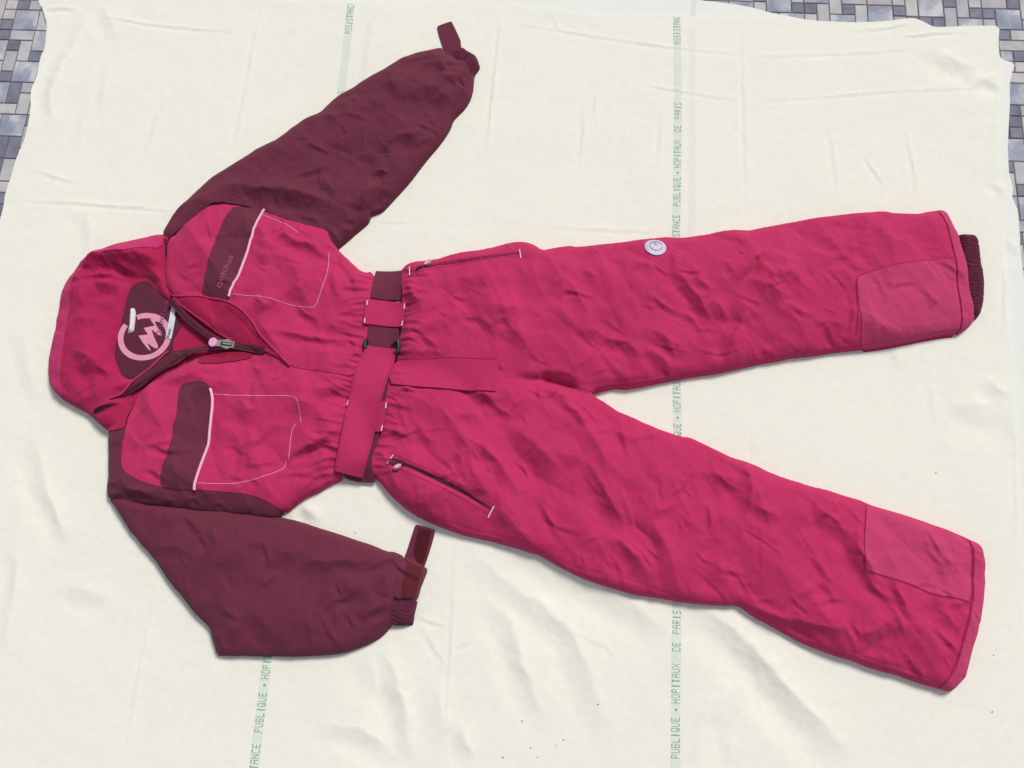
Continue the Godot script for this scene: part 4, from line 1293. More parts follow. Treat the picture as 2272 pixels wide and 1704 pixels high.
	folds(arm_near, [
		[11.4, 0.70, [-258.8,266,-243.2,254.2,-222.5,249,-201.4,247.9,-145.1,243.5]],
		[11.4, 0.50, [-194.4,272.1,-180.5,283.6,-164.6,274.6]],
		[13.3, 0.40, [-149.7,254.7,-142.8,268,-139.3,289.4]],
		[7.2, 0.90, [-169.1,299,-160.2,303.9,-148.3,297.9,-129.3,291.6]],
		[6.4, 0.70, [-127.8,307.5,-146.2,319.1,-156.1,330.1,-177.3,339.2]],
		[6.4, 0.50, [-167.6,300.3,-163.8,309.4,-153.7,312.9]],
		[13.3, 0.40, [-370.2,217.8,-356,235.2]],
		[15.2, 0.30, [-348.5,265.3,-335.6,256.4,-325.3,258.6]],
		[17.1, 0.40, [-309.1,312,-287.3,326.8,-259.5,347.6,-247.8,352.2]],
		[19, 0.30, [-330.4,338.4,-313.4,340.1]],
		[9.5, 0.35, [-314.8,231.7,-289.3,229,-281.3,224.4]],
		[20.9, 0.30, [-217.5,292.3,-196.7,289.8]],
		[17.1, 0.30, [-351,295.4,-339.8,313.6,-327.6,329]],
		[13.3, 0.35, [-287.8,240,-266,243,-238.5,234.6]],
		[11.4, 0.40, [-473.1,203.3,-456.5,191.2,-450.9,186.8]],
		[11.4, 0.40, [-432.9,194.1,-420.7,204.7,-409.6,209.2]],
	], 0.6, 8.0)
	scatter_folds(arm_near, sleeve_near_outline(), 22, V([-392.9,211.9,-141.5,281.5]), 106)
	arm_near.fold(V([-120.6,235,-123.4,258.6,-128.1,284.7]), 1.8, 1.0, 1, 3.0, false)
	arm_near.press(elastic_near_outline(), 0.85)
	arm_near.ribs(elastic_near_outline(), V([-128.1,287.4,-101.3,288.7])[1] - V([-128.1,287.4,-101.3,288.7])[0], 4.0, 2.8, 6)
	arm_near.ripple(0.1, 0.09, 54, 4.0, 10.0)

	collar = Relief.new(-690, -240, -300, 140, 1.5)
	collar.cover(collar_outline())
	collar.measure()
	collar.inflate(20.0, 36.0, 7.0)
	collar.soften(3, 8.0)
	collar.ripple(2.6, 0.016, 61, 20.0, 16.0)
	collar.crinkle(6.0, 0.024, 62, 1.2, 1.8, 12.0)
	collar.crinkle(2.2, 0.05, 63, 0.4, 2.0, 8.0)
	folds(collar, [
		[22.8, 0.90, [-605.3,-116.6,-583.8,-134.4,-550.9,-142,-516.3,-139.9,-485.3,-131.6]],
		[4.8, 1.30, [-595.8,-114.6,-580.5,-117.7,-563.4,-123.3,-551.2,-119,-529.2,-117]],
		[11.4, 1.00, [-578.6,-102.2,-560.9,-104.2,-539.3,-110]],
		[13.3, 0.80, [-582.4,-127.2,-580.1,-139.5,-567.7,-146.1]],
		[9.5, 0.60, [-562,-140.3,-539.2,-128,-518.9,-122.9]],
		[6.4, 0.70, [-608.3,-114,-595.1,-111]],
		[15.2, 0.40, [-600.8,-94,-591.1,-79.1,-583,-84.2,-583.6,-98.4]],
		[13.3, 0.30, [-597.5,-49.5,-578.6,-50.3,-558.9,-52.4]],
		[19, 0.80, [-586.8,-2.1,-572.8,1.8,-554.8,14.5,-539.8,18.3]],
		[6.4, 1.00, [-549.4,8.6,-538,16,-528.9,23.4]],
		[13.3, 0.40, [-587,40.7,-587.2,18.3,-588.6,0.3]],
		[9.5, 0.60, [-559.4,30.4,-550.7,35.6,-544,36.4]],
		[11.4, 0.30, [-541.8,-15.6,-545.3,-28.1,-546.6,-40.7]],
		[9.5, 0.40, [-565.7,65.1,-555.3,56.9,-541.5,49.6]],
		[4.8, 1.30, [-543.9,70.6,-528.8,64.4,-510.5,58]],
		[11.4, 0.50, [-511.6,-132.8,-492.2,-119.3,-474.7,-96.2]],
		[6.4, 0.90, [-514.9,51.6,-500.1,43.2,-486.3,29.2,-467.3,12.6]],
		[9.5, 0.60, [-528.5,49,-517,40.6,-502.3,31,-494.8,24]],
	], 0.8, 5.0)
	for l in [[-489.5,-163.3,-513.8,-158.2,-535.4,-151.2,-546.9,-151.3,-563.6,-148.7], [-606.7,-109.3,-603.1,-93.9,-602.4,-68,-601,-44.6,-599.7,-21.6,-596.5,2.1], [-596.6,1.8,-595.3,18.7,-594.7,29.9,-590.7,38.6,-581.3,47.1], [-497,-160.2,-492.3,-136.1,-482,-112.5]]:
		collar.fold(smooth(V(l), 1, false), 1.6, 1.1, 1, 3.0, false)
	collar.ripple(0.1, 0.09, 64, 4.0, 8.0)
	for k in collar.h.size(): collar.h[k] = maxf(collar.h[k], 0.0)

	neck = Relief.new(-600, -200, -240, 110, 2.0)
	neck.cover(V([-590, -190, -250, -190, -250, 100, -590, 100]))
	neck.measure()
	for k in neck.h.size(): neck.h[k] = 9.0
	neck.ripple(1.6, 0.02, 71, 10.0, 6.0)
	neck.fold(V([-512.4,-82.2,-506.1,-53,-506.5,-23.9]), 3.0, 0.9, 0)


func cuff_far_outline() -> PackedVector2Array:
	return V([-128.8,-498.6,-120.1,-505.2,-101,-515.7,-95.2,-508.8,-83.3,-502.1,-78.4,-497,-76.5,-490.9,-73.4,-483.1,-74.9,-477.7,-78.3,-472.4,-80.3,-467,-80.7,-461.8,-88.3,-463.2,-93,-476.2,-101.9,-484.6,-112.9,-489.5,-125.4,-493.4])


func cuff_near_outline() -> PackedVector2Array:
	return V([-121.1,233.6,-110.2,236.3,-96.4,243.7,-91.5,246.2,-95.2,258.6,-99,270.3,-100.9,283.6,-115.6,283,-128.7,283.2,-127.4,269.5,-125.1,251])


func elastic_near_outline() -> PackedVector2Array:
	return V([-129.3,284,-119.4,284.2,-101.3,284.3,-101.9,290,-103.6,299.6,-103.9,306.3,-104.5,312.4,-106.1,314.8,-112.4,314.8,-129.8,316.1,-131,307.8,-131.2,294.3])


# ---------------------------------------------------------------- the suit's pieces

func on(r: Relief, lift: float) -> Lay:
	return Lay.new(sheet, [r], [lift])


func tack(p: Array, s: Lay) -> void:
	var q := V(p)
	cord("bar_tack", q, s, 0.85, mats.tack, suit, false, 0.25)


func make_suit() -> void:
	suit = Node3D.new()
	suit.name = "snow_suit"
	add_child(suit)
	label(suit, "child's pink and burgundy padded snow suit laid flat, collar unzipped, belt strap undone", "snow suit")

	# inside of the neck, lowest
	var n0 := on(neck, 0.0)
	cloth("facing", V([-538,-130,-507.5,-187,-483.1,-194.3,-459.5,-106.9,-456.9,-90.1,-414.1,-69.8,-380.2,-49.4,-336,-32.6,-299,-14.3,-333.3,-12.7,-388.7,-12.9,-427.8,3.2,-464.3,33.3,-466.1,53.7,-493.9,82.7,-516.5,78.3,-528.2,45.5,-545.5,12.5,-539.7,-46.3,-541.6,-105.6]), n0, mats.red, suit, 3.0, 0.0)
	var lining := cloth("neck_lining", V([-529.1,-108.8,-519,-116.5,-506.8,-118.9,-485.2,-99.4,-467.4,-88.2,-459.9,-83.8,-460.7,-75.5,-450.8,-55.9,-453.9,-47.6,-457.9,-38.1,-456.5,-19.6,-456.4,-22.4,-466.5,-16.2,-485.1,5.3,-499.4,18.5,-510.1,20.7,-518.6,16.6,-524.3,7.2,-530.8,-3.9,-534.7,-13,-534.7,-15.9,-535.9,-28.6,-533.7,-38,-533.2,-47.4,-532.8,-63.9,-532,-78.1,-532.7,-91.2,-530.7,-102.1]), on(neck, 1.2), mats.linen, suit, 2.0, 1.0)
	var ring := PackedVector2Array()
	var rc := V([-497.3,-38.2])[0]
	var ra := V([-461.1,-39.9,-491.8,-6.7])
	var rx := rc.distance_to(ra[0]); var rz := rc.distance_to(ra[1])
	for k in 61:
		var g := deg_to_rad(-118.0) + deg_to_rad(328.0) * k / 60.0
		ring.append(rc + Vector2(rx * cos(g), rz * 1.06 * sin(g)))
	for k in range(60, -1, -1):
		var g := deg_to_rad(-118.0) + deg_to_rad(328.0) * k / 60.0
		ring.append(rc + Vector2((rx - 7.5) * cos(g), (rz * 1.06 - 7.5) * sin(g)))
	cloth("logo_ring", ring, on(neck, 1.5), mats.print, lining, 2.0, 0.0)
	cloth("logo_zigzag", V([-505.3,-38.8,-492.7,-41,-500.6,-50.3,-486.3,-54.4,-494.6,-63.5,-485.5,-63.9,-477.3,-62.6,-477.9,-59,-486,-60.4,-487,-59.8,-483.8,-54,-478.3,-48.4,-474,-42.8,-476.3,-39.8,-482,-43.6,-489.7,-49.1,-484.5,-38.8,-476.8,-26.4,-476.6,-22.2,-481.1,-22.5,-491.8,-29.2,-488.4,-23.6,-484.6,-18,-489.8,-21.2,-498,-29.5]), on(neck, 1.5), mats.print, lining, 2.0, 0.0)
	lettering("brand_name", "Quechua", V([-474.3,-38.1])[0], V([-471.8,-90])[0], 9.0, on(neck, 1.8), mats.brand_dark, lining)
	var loop := Relief.new(-560, -110, -490, -10, 1.0)
	var lp := V([-523.8,-77.1,-521.2,-78.6,-517.5,-76.8,-515.4,-71.6,-514.1,-59.8,-513.1,-45.9,-515.9,-42.8,-520.6,-42.2,-520.2,-51.4,-522.4,-66.5])
	loop.cover(lp); loop.measure(); loop.inflate(6.0, 8.0, 6.0)
	cloth("hanging_loop", lp, Lay.new(sheet, [loop], [10.5]), mats.tag, suit, 1.5, 3.0)
	var tag := cloth("name_tag", V([-467.8,-84.7,-461.5,-84.4,-461.2,-79.1,-461.5,-70.8,-459.6,-66.2,-460.3,-36.4,-468.3,-37.5,-467.4,-65.8,-467.7,-74.1]), on(neck, 2.6), mats.tag, suit, 2.0, 0.8)
	lettering("name_print", "Name :", V([-462.7,-37.8])[0], V([-461.3,-53])[0], 5.0, on(neck, 2.9), mats.ink, tag)

	# trousers
	var s0 := on(body, 0.0)
	cloth("trouser_leg", smooth(leg_far_outline(), 1), s0, mats.pink, suit, 2.0, 3.0)
	cloth("trouser_leg", smooth(leg_near_outline(), 1), on(body, 0.15), mats.pink, suit, 2.0, 3.0)
	# chest
	cloth("chest_panel", smooth(chest_far_outline(), 1), on(body, 0.1), mats.pink, suit, 2.0, 6.0)
	cloth("shoulder_yoke", smooth(yoke_outline(), 1), s0, mats.wine, suit, 2.0, 4.0)
	cloth("chest_panel", smooth(chest_near_outline(), 1), on(body, 0.5), mats.pink, suit, 2.0, 3.0)

	# sleeves
	var sf := on(arm_far, 0.0)
	cloth("sleeve", smooth(V([-502.3,-193,-493,-216.1,-485.1,-232.2,-471.9,-248.6,-458.6,-265.1,-444.1,-283.2,-426.2,-297.2,-402.2,-316,-383.1,-332.6,-360.5,-344.6,-341.6,-365,-322.2,-382.5,-301.9,-394,-290.1,-409.8,-275.6,-425.9,-260.3,-435.8,-245.3,-448.9,-232.7,-458.8,-214.6,-470.6,-191.6,-488.9,-168,-500.9,-151.8,-504.8,-133.1,-511.9,-127.2,-507.9,-122.8,-500.6,-113.3,-495.7,-109.7,-487.8,-97.3,-483.9,-89.9,-475.4,-86.9,-465,-80.7,-462.7,-80.8,-461.5,-80.5,-445.9,-83.3,-427.2,-90.3,-411.5,-100.2,-398.9,-106.3,-391.1,-109.3,-377.3,-116.2,-362,-123.2,-349.7,-137.4,-328.3,-146.7,-313.2,-160.4,-289.2,-172.1,-272.8,-183.6,-256.5,-195.1,-240.3,-202.6,-237.1,-211.8,-232.5,-211.7,-224,-225.7,-209.3,-241.9,-191.7,-251.1,-181.6,-256.9,-175.8,-269.9,-198.9,-277.2,-206.4,-298.2,-208.4,-325.3,-216.2,-363.5,-228.2,-390.6,-234.8,-425.3,-237.6,-442.1,-226.8,-464.8,-204.5,-491.9,-178]), 1), sf, mats.wine, suit, 2.0, 2.0)
	cloth("elastic_cuff", smooth(cuff_far_outline(), 1), sf, mats.knit, suit, 1.6, 2.0)
	var flat := Lay.new(sheet, [], [6.0])
	cloth("cuff_strap", smooth(V([-142.9,-549.4,-141.2,-552.7,-123.5,-561.2,-120.7,-560.3,-101,-517.9,-113.5,-507.8,-126.9,-503.4]), 1), Lay.new(sheet, [arm_far], [2.5]), mats.wine, suit, 2.0, 2.5)
	var sn := on(arm_near, 0.0)
	cloth("cuff_strap", smooth(V([-122.9,235.7,-119.2,223.8,-115.4,207.1,-113.1,197.5,-111.8,192.9,-109,191.9,-88.3,197,-86.4,198.8,-89.1,214,-93,230.6,-97.2,246]), 1), Lay.new(sheet, [arm_near], [2.5]), mats.wine, suit, 2.0, 2.5)
	cloth("velcro_tab", V([-107.2,196,-90.7,199.9,-94.8,223.7,-98.2,240.2,-105.5,238.3,-111.3,226.9]), Lay.new(sheet, [arm_near], [3.2]), mats.velcro_wine, suit, 2.0, 0.5)
	cloth("sleeve", smooth(sleeve_near_outline(), 1), sn, mats.wine, suit, 2.0, 2.0)
	cloth("cuff_band", smooth(cuff_near_outline(), 1), on(arm_near, 0.8), mats.wine, suit, 2.0, 2.0)
	cloth("elastic_cuff", smooth(elastic_near_outline(), 1), on(arm_near, 0.4), mats.knit, suit, 1.6, 2.0)
	cloth("velcro_patch", smooth(V([-115.2,236,-106,235.5,-97.8,239.2,-97.1,243.3,-99.2,257.2,-101.5,275.1,-102.8,281.3,-118.9,282.2,-118.7,269.2,-117.2,254.1]), 1), on(arm_near, 2.0), mats.velcro, suit, 1.6, 1.5)

	# chest bands, piping, pocket stitching
	var up := on(body, 1.0)
	var b1 := cloth("chest_band", smooth(V([-404.5,-223.3,-398.8,-231.8,-378.1,-231.4,-358.9,-229.2,-361.7,-209.7,-366.6,-187.2,-371.9,-152.9,-376,-126.4,-381.4,-109.5,-385.3,-96.3,-386.9,-89.2,-409.3,-90.5,-423.3,-91.5,-424.3,-100.4,-424.6,-109.9,-421.3,-131.5,-417.5,-158.2,-414,-187.6,-408.6,-212.6]), 1), up, mats.wine, suit, 2.0, 1.0)
	cloth("chest_band", smooth(V([-433.7,39.1,-432.1,29.1,-424.1,24.8,-413.5,23.6,-404.8,23.4,-395.7,26.3,-389.6,34.8,-389.8,36.7,-386.9,43,-384.9,60.7,-384.6,83.4,-384.1,105.9,-386,125.7,-388.6,147.9,-390.5,165.4,-409,165.8,-435.7,164.3,-435.3,147.8,-434.1,133.1,-430.4,118.1,-429.2,103.1,-431.8,83.2,-429.2,73,-432.2,47.7,-433.9,32.4]), 1), up, mats.wine, suit, 2.0, 1.0)
	cord("piping", smooth(V([-357.8,-229,-360.7,-209,-365.6,-186.6,-370.9,-152.3,-375,-125.8,-380.4,-109,-384.4,-94.2]), 2, false), up, 1.9, mats.piping, suit)
	cord("piping", smooth(V([-390.3,33.8,-387,42.1,-384.3,61,-384.1,83.7,-383.6,106.1,-385.4,125.9,-388.1,148,-390.1,166]), 2, false), up, 1.9, mats.piping, suit)
	lettering("brand_name", "Quechua", V([-394.8,-105.6])[0], V([-385.7,-153.1])[0], 9.2, on(body, 1.5), mats.brand, b1)
	var st := Vector3(2.3, 0.45, 0.62)
	for l in [[-359,-219.9,-341.1,-213.9,-324.2,-207.2,-311.8,-199.1,-304.3,-193.3], [-258.6,-165.6,-256.1,-138.6,-259.5,-119.4,-263.6,-98.1,-266.7,-86.3,-273,-83.7,-286.4,-85.4,-320.4,-92,-354.5,-97.5,-382.3,-97.8],
			[-386.5,40.1,-368.8,41,-336.2,40.7,-299,38.4,-284,38.7,-274.9,41.6,-270.7,49,-266.8,72.8], [-274.3,75.7,-278,85.8,-276.8,110.6,-277.4,119.2], [-280.6,123,-280.9,130.4,-286.3,135.5,-309.2,146.4,-332.6,153.6,-356.6,156,-385.7,157]]:
		blocks("pocket_stitching", smooth(V(l), 2, false), on(body, 0.4), st, 2.9, mats.thread, suit, 0.0, 0.1)

	# collar
	var sc := on(collar, 2.0)
	cloth("collar", smooth(collar_outline(), 1), Lay.new(sheet, [collar, body], [2.0, 0.6]), mats.inner, suit, 2.0, 2.0)
	cloth("collar_hem", smooth(V([-496.1,-187.7,-508.5,-186.3,-540.8,-173.1,-562.7,-167.2,-574.8,-158.1,-596.3,-144.3,-614.9,-122.2,-619.5,-111.1,-622.5,-97.8,-622.2,-79.9,-619.6,-56.5,-619.9,-33.1,-620.7,-15.8,-619.2,2.3,-617.6,16.7,-614.9,25.6,-607.9,37.6,-600.7,46.2,-593,51.4,-588.5,46.7,-594.1,38,-596.9,29.2,-597.4,18,-598.7,1,-599.1,-5.3,-600.9,-22.5,-602.2,-45.6,-604.1,-68.9,-605.7,-94.9,-608.1,-105.6,-602.6,-117.9,-593.1,-128,-584.8,-144.2,-571.1,-150.3,-548.7,-153.7,-537.2,-153.3,-515.4,-160.1,-492.2,-165.1]), 1), on(collar, 2.7), mats.rim, suit, 2.0, 0.6)
	cloth("collar_flap", smooth(V([-488.2,-162.4,-513,-157.4,-534.6,-150.1,-546,-150.3,-562.7,-147.9,-573.4,-144,-563,-137.2,-548.1,-130.6,-535.5,-123.9,-517.3,-117.5,-505.2,-113.3,-494.4,-103.1,-480.3,-93,-468.2,-87.7,-463.2,-91.5,-473.8,-107.6,-479.2,-126.4,-484.4,-150.4]), 1), Lay.new(sheet, [collar, body], [2.9, 1.0]), mats.red, suit, 2.0, 1.2)
	var tape := cloth("zip_tape", V([-517.4,49.6,-509.4,45.3,-502.5,35.5,-496.8,24,-487.3,15.7,-477.1,5,-470.1,-6.1,-458.8,-17.4,-441.7,-21.1,-425.5,-23.4,-420.6,-20.4,-430.8,-15.3,-444.1,-2.2,-459.2,6.5,-473.6,18.4,-482.8,29,-497.2,40.2,-508.9,48]), Lay.new(sheet, [collar, body, neck], [3.2, 2.0, 6.0]), mats.tape, suit, 2.0, 1.5)
	blocks("zip_teeth", V([-508.1,46.3,-494,34,-480.7,22.1,-471.3,12.7,-457.8,1.9,-445.2,-9,-430.3,-18.8]), Lay.new(sheet, [collar, body, neck], [3.6, 2.4, 6.4]), Vector3(0.9, 1.0, 2.4), 1.7, mats.teeth, tape, 0.5)
	cord("facing_edge", smooth(V([-520.7,51.7,-508.9,44.5,-502,34.2,-496.1,23.3,-486.8,15.2,-476.5,4.5,-469.6,-6.6,-458.3,-17.9]), 2, false), Lay.new(sheet, [collar, body, neck], [3.8, 2.4, 7.0]), 1.5, mats.rim, suit)
	cloth("collar_gap", V([-543.9,70.8,-538.3,66,-529.1,63.1,-517.8,59.5,-510,57.5,-517.4,61.7,-527.4,66,-537.4,70.9,-541.8,73.3]), Lay.new(sheet, [collar, body], [3.9, 2.0]), mats.slit, suit, 1.5, 0.0)
	cloth("collar_end", smooth(V([-548.6,74.7,-528.6,65.5,-509.5,57.4,-494.9,47.9,-492.7,53.9,-493,61.6,-496.3,76,-495.5,91.1,-507.3,92.6,-519.9,94.3,-531.1,86.4,-541.3,78.4]), 1), Lay.new(sheet, [collar, body], [3.4, 1.5]), mats.red, suit, 2.0, 2.0)
	cord("collar_thread", V([-493.5,46.4,-491.2,45.5]), sc, 1.1, mats.tag, suit)
	cord("collar_thread", V([-490.6,-176.4,-489.4,-177.5]), sc, 1.2, mats.tag, suit)
	cloth("collar_slit", V([-492.9,-180,-490.3,-181.4,-487.5,-175.3,-485.5,-163.2,-484.6,-151,-486.1,-153.4,-489.1,-167.9]), Lay.new(sheet, [collar, body], [3.2, 1.5]), mats.slit, suit, 1.5, 0.0)

	# zip placket and its flaps
	var over := Lay.new(sheet, [body, neck], [3.2, 8.0])
	cloth("placket", smooth(V([-337.7,-45.4,-297.5,-42.3,-249.1,-37.5,-196.5,-34.7,-195.1,-28,-197.7,-13.8,-204.1,8.8,-230.8,4.8,-265,0.9,-289.6,-1.4,-307.9,-17,-323.4,-31.1]), 1), on(body, 1.8), mats.pink, suit, 2.0, 1.6)
	cloth("placket_flap", smooth(V([-471.9,-102.4,-465.4,-96.8,-451,-94.5,-424.7,-96.4,-411.7,-93.6,-388.6,-88.5,-370.7,-80.6,-358.2,-70.9,-345.2,-57.1,-338.2,-45.9,-324,-32.3,-308.5,-18.8,-290.1,-2.1,-307.9,-13.9,-329.5,-22.8,-351,-29.6,-372.3,-34.3,-392.9,-43.3,-417.5,-59.5,-440.7,-74.4,-459.5,-86.8]), 1), over, mats.red, suit, 2.0, 2.4)
	cord("flap_edge", smooth(V([-464.7,-96.3,-450.3,-94,-424,-95.9,-411,-93.1,-388,-88,-370.1,-80.1,-357.7,-70.4,-344.7,-56.6,-337.7,-45.4,-323.5,-31.8,-308.1,-18.4,-289.6,-1.7]), 2, false), over, 1.3, mats.pink, suit)
	cloth("velcro_strip", smooth(V([-387.3,-83.6,-372.5,-77,-358.5,-66.1,-347.2,-55,-339,-45.4,-336.9,-39.8,-341.2,-41,-353.9,-53.3,-368.3,-67.1,-383.6,-77.3]), 1), Lay.new(sheet, [body, neck], [3.8, 8.6]), mats.strip, suit, 2.0, 0.8)
	cloth("velcro_strip", smooth(V([-416.2,-12.8,-397.6,-16.5,-370.9,-21.3,-350.2,-20.8,-345.8,-18.2,-349.1,-13.1,-368.8,-7.2,-395.3,-1.7,-411.6,-1,-416,-7.1]), 1), Lay.new(sheet, [body, neck], [2.0, 7.0]), mats.strip, suit, 2.0, 0.8)
	var zl := smooth(V([-467.4,-89.5,-457.3,-79.6,-440.8,-64.3,-423.5,-52,-406.6,-41.3,-387.3,-32.8,-373,-29.2,-354.7,-26.5,-328.2,-23.5]), 2, false)
	var zs := Lay.new(sheet, [body, neck], [3.6, 9.0])
	var zt := cloth("zip_tape", band(resample(zl, 4.0), 8.5), zs, mats.tape, suit, 2.0, 1.2)
	blocks("zip_teeth", zl, Lay.new(sheet, [body, neck], [3.9, 9.3]), Vector3(0.9, 1.0, 2.6), 1.6, mats.teeth, zt, 0.7)
	var zl2 := smooth(V([-372.7,-27.1,-391.7,-25.5,-410.8,-23.9,-422.8,-21.2,-432.7,-14.3]), 2, false)
	cloth("zip_tape", band(resample(zl2, 4.0), 6.0), zs, mats.tape, suit, 2.0, 1.2)
	var zy := 5.0 + 20.0
	var q0 := V([-397.3,-31,-373.6,-29.2])
	var dirz := (q0[1] - q0[0]).normalized()
	var oz := Vector2(-dirz.y, dirz.x)
	var top_y := maxf(zs.at(q0[1].x, q0[1].y), zs.at(q0[0].x, q0[0].y)) + 0.6
	zy = top_y
	var body_pts := PackedVector2Array()
	for f in [[0, -5.2], [10, -4.6], [15, -6.6], [19, -6.8], [22, -5.0], [27, -4.6], [27, 4.6], [22, 5.0], [19, 6.8], [15, 6.6], [10, 4.6], [0, 5.2]]:
		body_pts.append(q0[0] + dirz * f[0] + oz * f[1])
	var slider := slab("zip_slider", body_pts, zy, 2.2, mats.metal, suit)
	var hole := PackedVector2Array()
	for f in [[9, -2.6], [25, -2.6], [25, 2.6], [9, 2.6]]: hole.append(q0[0] + dirz * f[0] + oz * f[1])
	slab("zip_hole", hole, zy + 2.15, 0.3, mats.plastic, slider)
	var bar := PackedVector2Array()
	for f in [[12, -1.6], [24, -1.6], [24, 1.6], [12, 1.6]]: bar.append(q0[0] + dirz * f[0] + oz * f[1])
	slab("zip_bridge", bar, zy + 2.3, 1.4, mats.metal, slider)
	slab("zip_puller", ellipse(q0[0] - dirz * 1.5, 5.6, 6.4, dirz.angle()), zy + 1.2, 2.4, mats.puller, slider)

	# fly flap
	cloth("fly_flap", smooth(V([-156.7,-22.3,-119.6,-24,-84.7,-24.9,-49.9,-24.9,-19.8,-24.4,-18.3,-23.2,-17.9,-7.6,-17.8,9.1,-18.6,18.6,-19.9,20.5,-47,19.5,-106.8,18.6,-139.2,16.8,-161.5,13.1]), 1), Lay.new(sheet, [body, waist], [2.6, 3.6]), mats.pink, suit, 2.0, 3.0)
	blocks("fly_stitching", V([-151.9,-20.6,-84.6,-23.3,-20.2,-22.9]), Lay.new(sheet, [body, waist], [2.9, 3.9]), Vector3(1.8, 0.4, 0.5), 2.6, mats.dark_thread, suit)

	# belt
	var bs := Lay.new(sheet, [waist, body], [3.0, 1.2])
	cloth("elastic_belt", V([-194.5,-147.4,-157.8,-149,-156.6,-128.4,-156.5,-103.8,-193.9,-102.6,-194.3,-126.7]), bs, mats.wine, suit, 2.0, 4.0)
	cloth("elastic_belt", V([-194,-66.7,-154.4,-67.1,-154.5,-36.4,-192.7,-35.8]), bs, mats.wine, suit, 2.0, 3.0)
	cloth("elastic_belt", smooth(V([-193.2,-37.5,-156.6,-36.8,-157.4,-19.6,-160.2,4.8,-161.7,38.3,-166.3,76,-170.8,103.9,-174,117.8,-168.8,135.7,-167.5,141.7,-187.3,142.2,-206.8,139.4,-206.4,133,-203.5,75.5,-200.5,16.3]), 1), bs, mats.wine, suit, 2.0, 4.0)
	var ls := Lay.new(sheet, [waist, body], [5.2, 3.0])
	cloth("belt_loop", smooth(V([-199.2,-99.6,-173.8,-100.8,-147.9,-98.9,-148.8,-82.8,-149.7,-66.3,-175.1,-65.6,-200.4,-65.4,-200.1,-83]), 0), ls, mats.pink, suit, 2.0, 2.6)
	cloth("belt_loop", smooth(V([-209.2,37.7,-183.8,37.7,-159.5,38.9,-160.7,57.7,-162.4,77.8,-188.9,77.7,-211.9,76.6]), 0), ls, mats.pink, suit, 2.0, 2.6)
	for t in [[-197.6,-97.1,-197.9,-90.5], [-148.7,-97.3,-149.1,-90.3], [-198.7,-72.5,-198.7,-66], [-149.4,-73.3,-150,-66.3], [-159.6,40.5,-160,48.1], [-162.2,70.1,-163.3,77.5], [-208.8,40.1,-210.2,46.7]]:
		tack(t, ls)
	var strap_skin := Lay.new(sheet, [waist, body], [8.5, 4.0])
	var strap := cloth("belt_strap", smooth(V([-193.6,-32.3,-191,-34.9,-173.7,-34.7,-155.5,-34.1,-155.7,-17.1,-162.3,12,-167.2,44.2,-172.1,75.8,-175.2,101.2,-178.7,121.8,-182.9,137.7,-199.8,135,-217,131.8,-215.1,114.5,-213.1,96.2,-210.4,68.4,-208,37.9,-201.3,-7.7]), 0), strap_skin, mats.pink, suit, 2.0, 2.6)
	blocks("strap_stitching", V([-157.1,-31.6,-157.5,-16.5,-164.1,12.6,-169,44.7,-173.8,76.4,-176.9,101.7,-180.5,122.3,-184.1,135.1]), strap_skin, Vector3(1.8, 0.35, 0.5), 2.6, mats.dark_thread, strap)
	blocks("strap_stitching", V([-191.7,-31.9,-199.5,-7.8,-206.1,38.3,-208.6,68.8,-211.2,96.6,-213.3,114.5,-214.7,129.9]), strap_skin, Vector3(1.8, 0.35, 0.5), 2.6, mats.dark_thread, strap)
	var bk := V([-159.6,-43.1,-154.6,-44.8,-151.8,-42.5,-150.6,-35.2,-152.2,-29.3,-157.3,-28.6])
	var buckle := cord("buckle", smooth(bk, 1, false), Lay.new(sheet, [waist, body], [6.5, 4.0]), 2.6, mats.plastic, suit)
	cord("buckle_bar", V([-191.3,-41.6,-194.9,-41.5,-194.2,-30.7]), Lay.new(sheet, [waist, body], [6.5, 4.0]), 2.6, mats.plastic, buckle)

	# hand pockets
	var zip_near := V([-144.7,113.2,-116.6,125.4,-84.2,137.2,-47.2,154.3,-15.1,170.7])
	var slit := V([-144.8,112.5,-126.1,119,-98.3,129.2,-70.4,141.2,-42.8,154.1,-14.5,169.8,-15.1,170.7,-44.8,156.4,-74.7,143.7,-107.3,129.2,-130.5,120.4,-144.7,114.1])
	var pz := cloth("pocket_zip", slit, on(body, 0.9), mats.slit, suit, 1.5, 0.0)
	blocks("zip_teeth", resample(zip_near, 3.0), on(body, 1.0), Vector3(0.9, 0.4, 1.4), 1.8, mats.tape, pz, 0.2)
	cloth("pocket_zip", V([-135.8,-149.4,-107.5,-158.5,-71.7,-163.7,-35.9,-171.3,1.1,-178.2,1.1,-177.1,-35.9,-170,-71.6,-162.4,-107.4,-156.9,-135.2,-147.9]), on(body, 0.8), mats.slit, suit, 1.5, 0.0)
	for t in [[-144.5,108.1,-148.1,113.3,-151.4,119.6], [-12.7,166.9,-16.1,173,-19.4,180.4], [-147.4,-152.7,-146.7,-139.7], [0.8,-183.4,3.2,-169.9]]:
		tack(t, on(body, 0.6))
	for l in [[-141.9,107.3,-117.3,117.5,-84.7,129.8,-47.8,145.9,-13.2,165.3], [-149.2,119.1,-120.5,131.6,-88.2,143.5,-51.3,160,-18,177]]:
		blocks("pocket_seam", smooth(V(l), 1, false), on(body, 0.3), Vector3(1.7, 0.4, 0.5), 2.6, mats.dark_thread, suit)
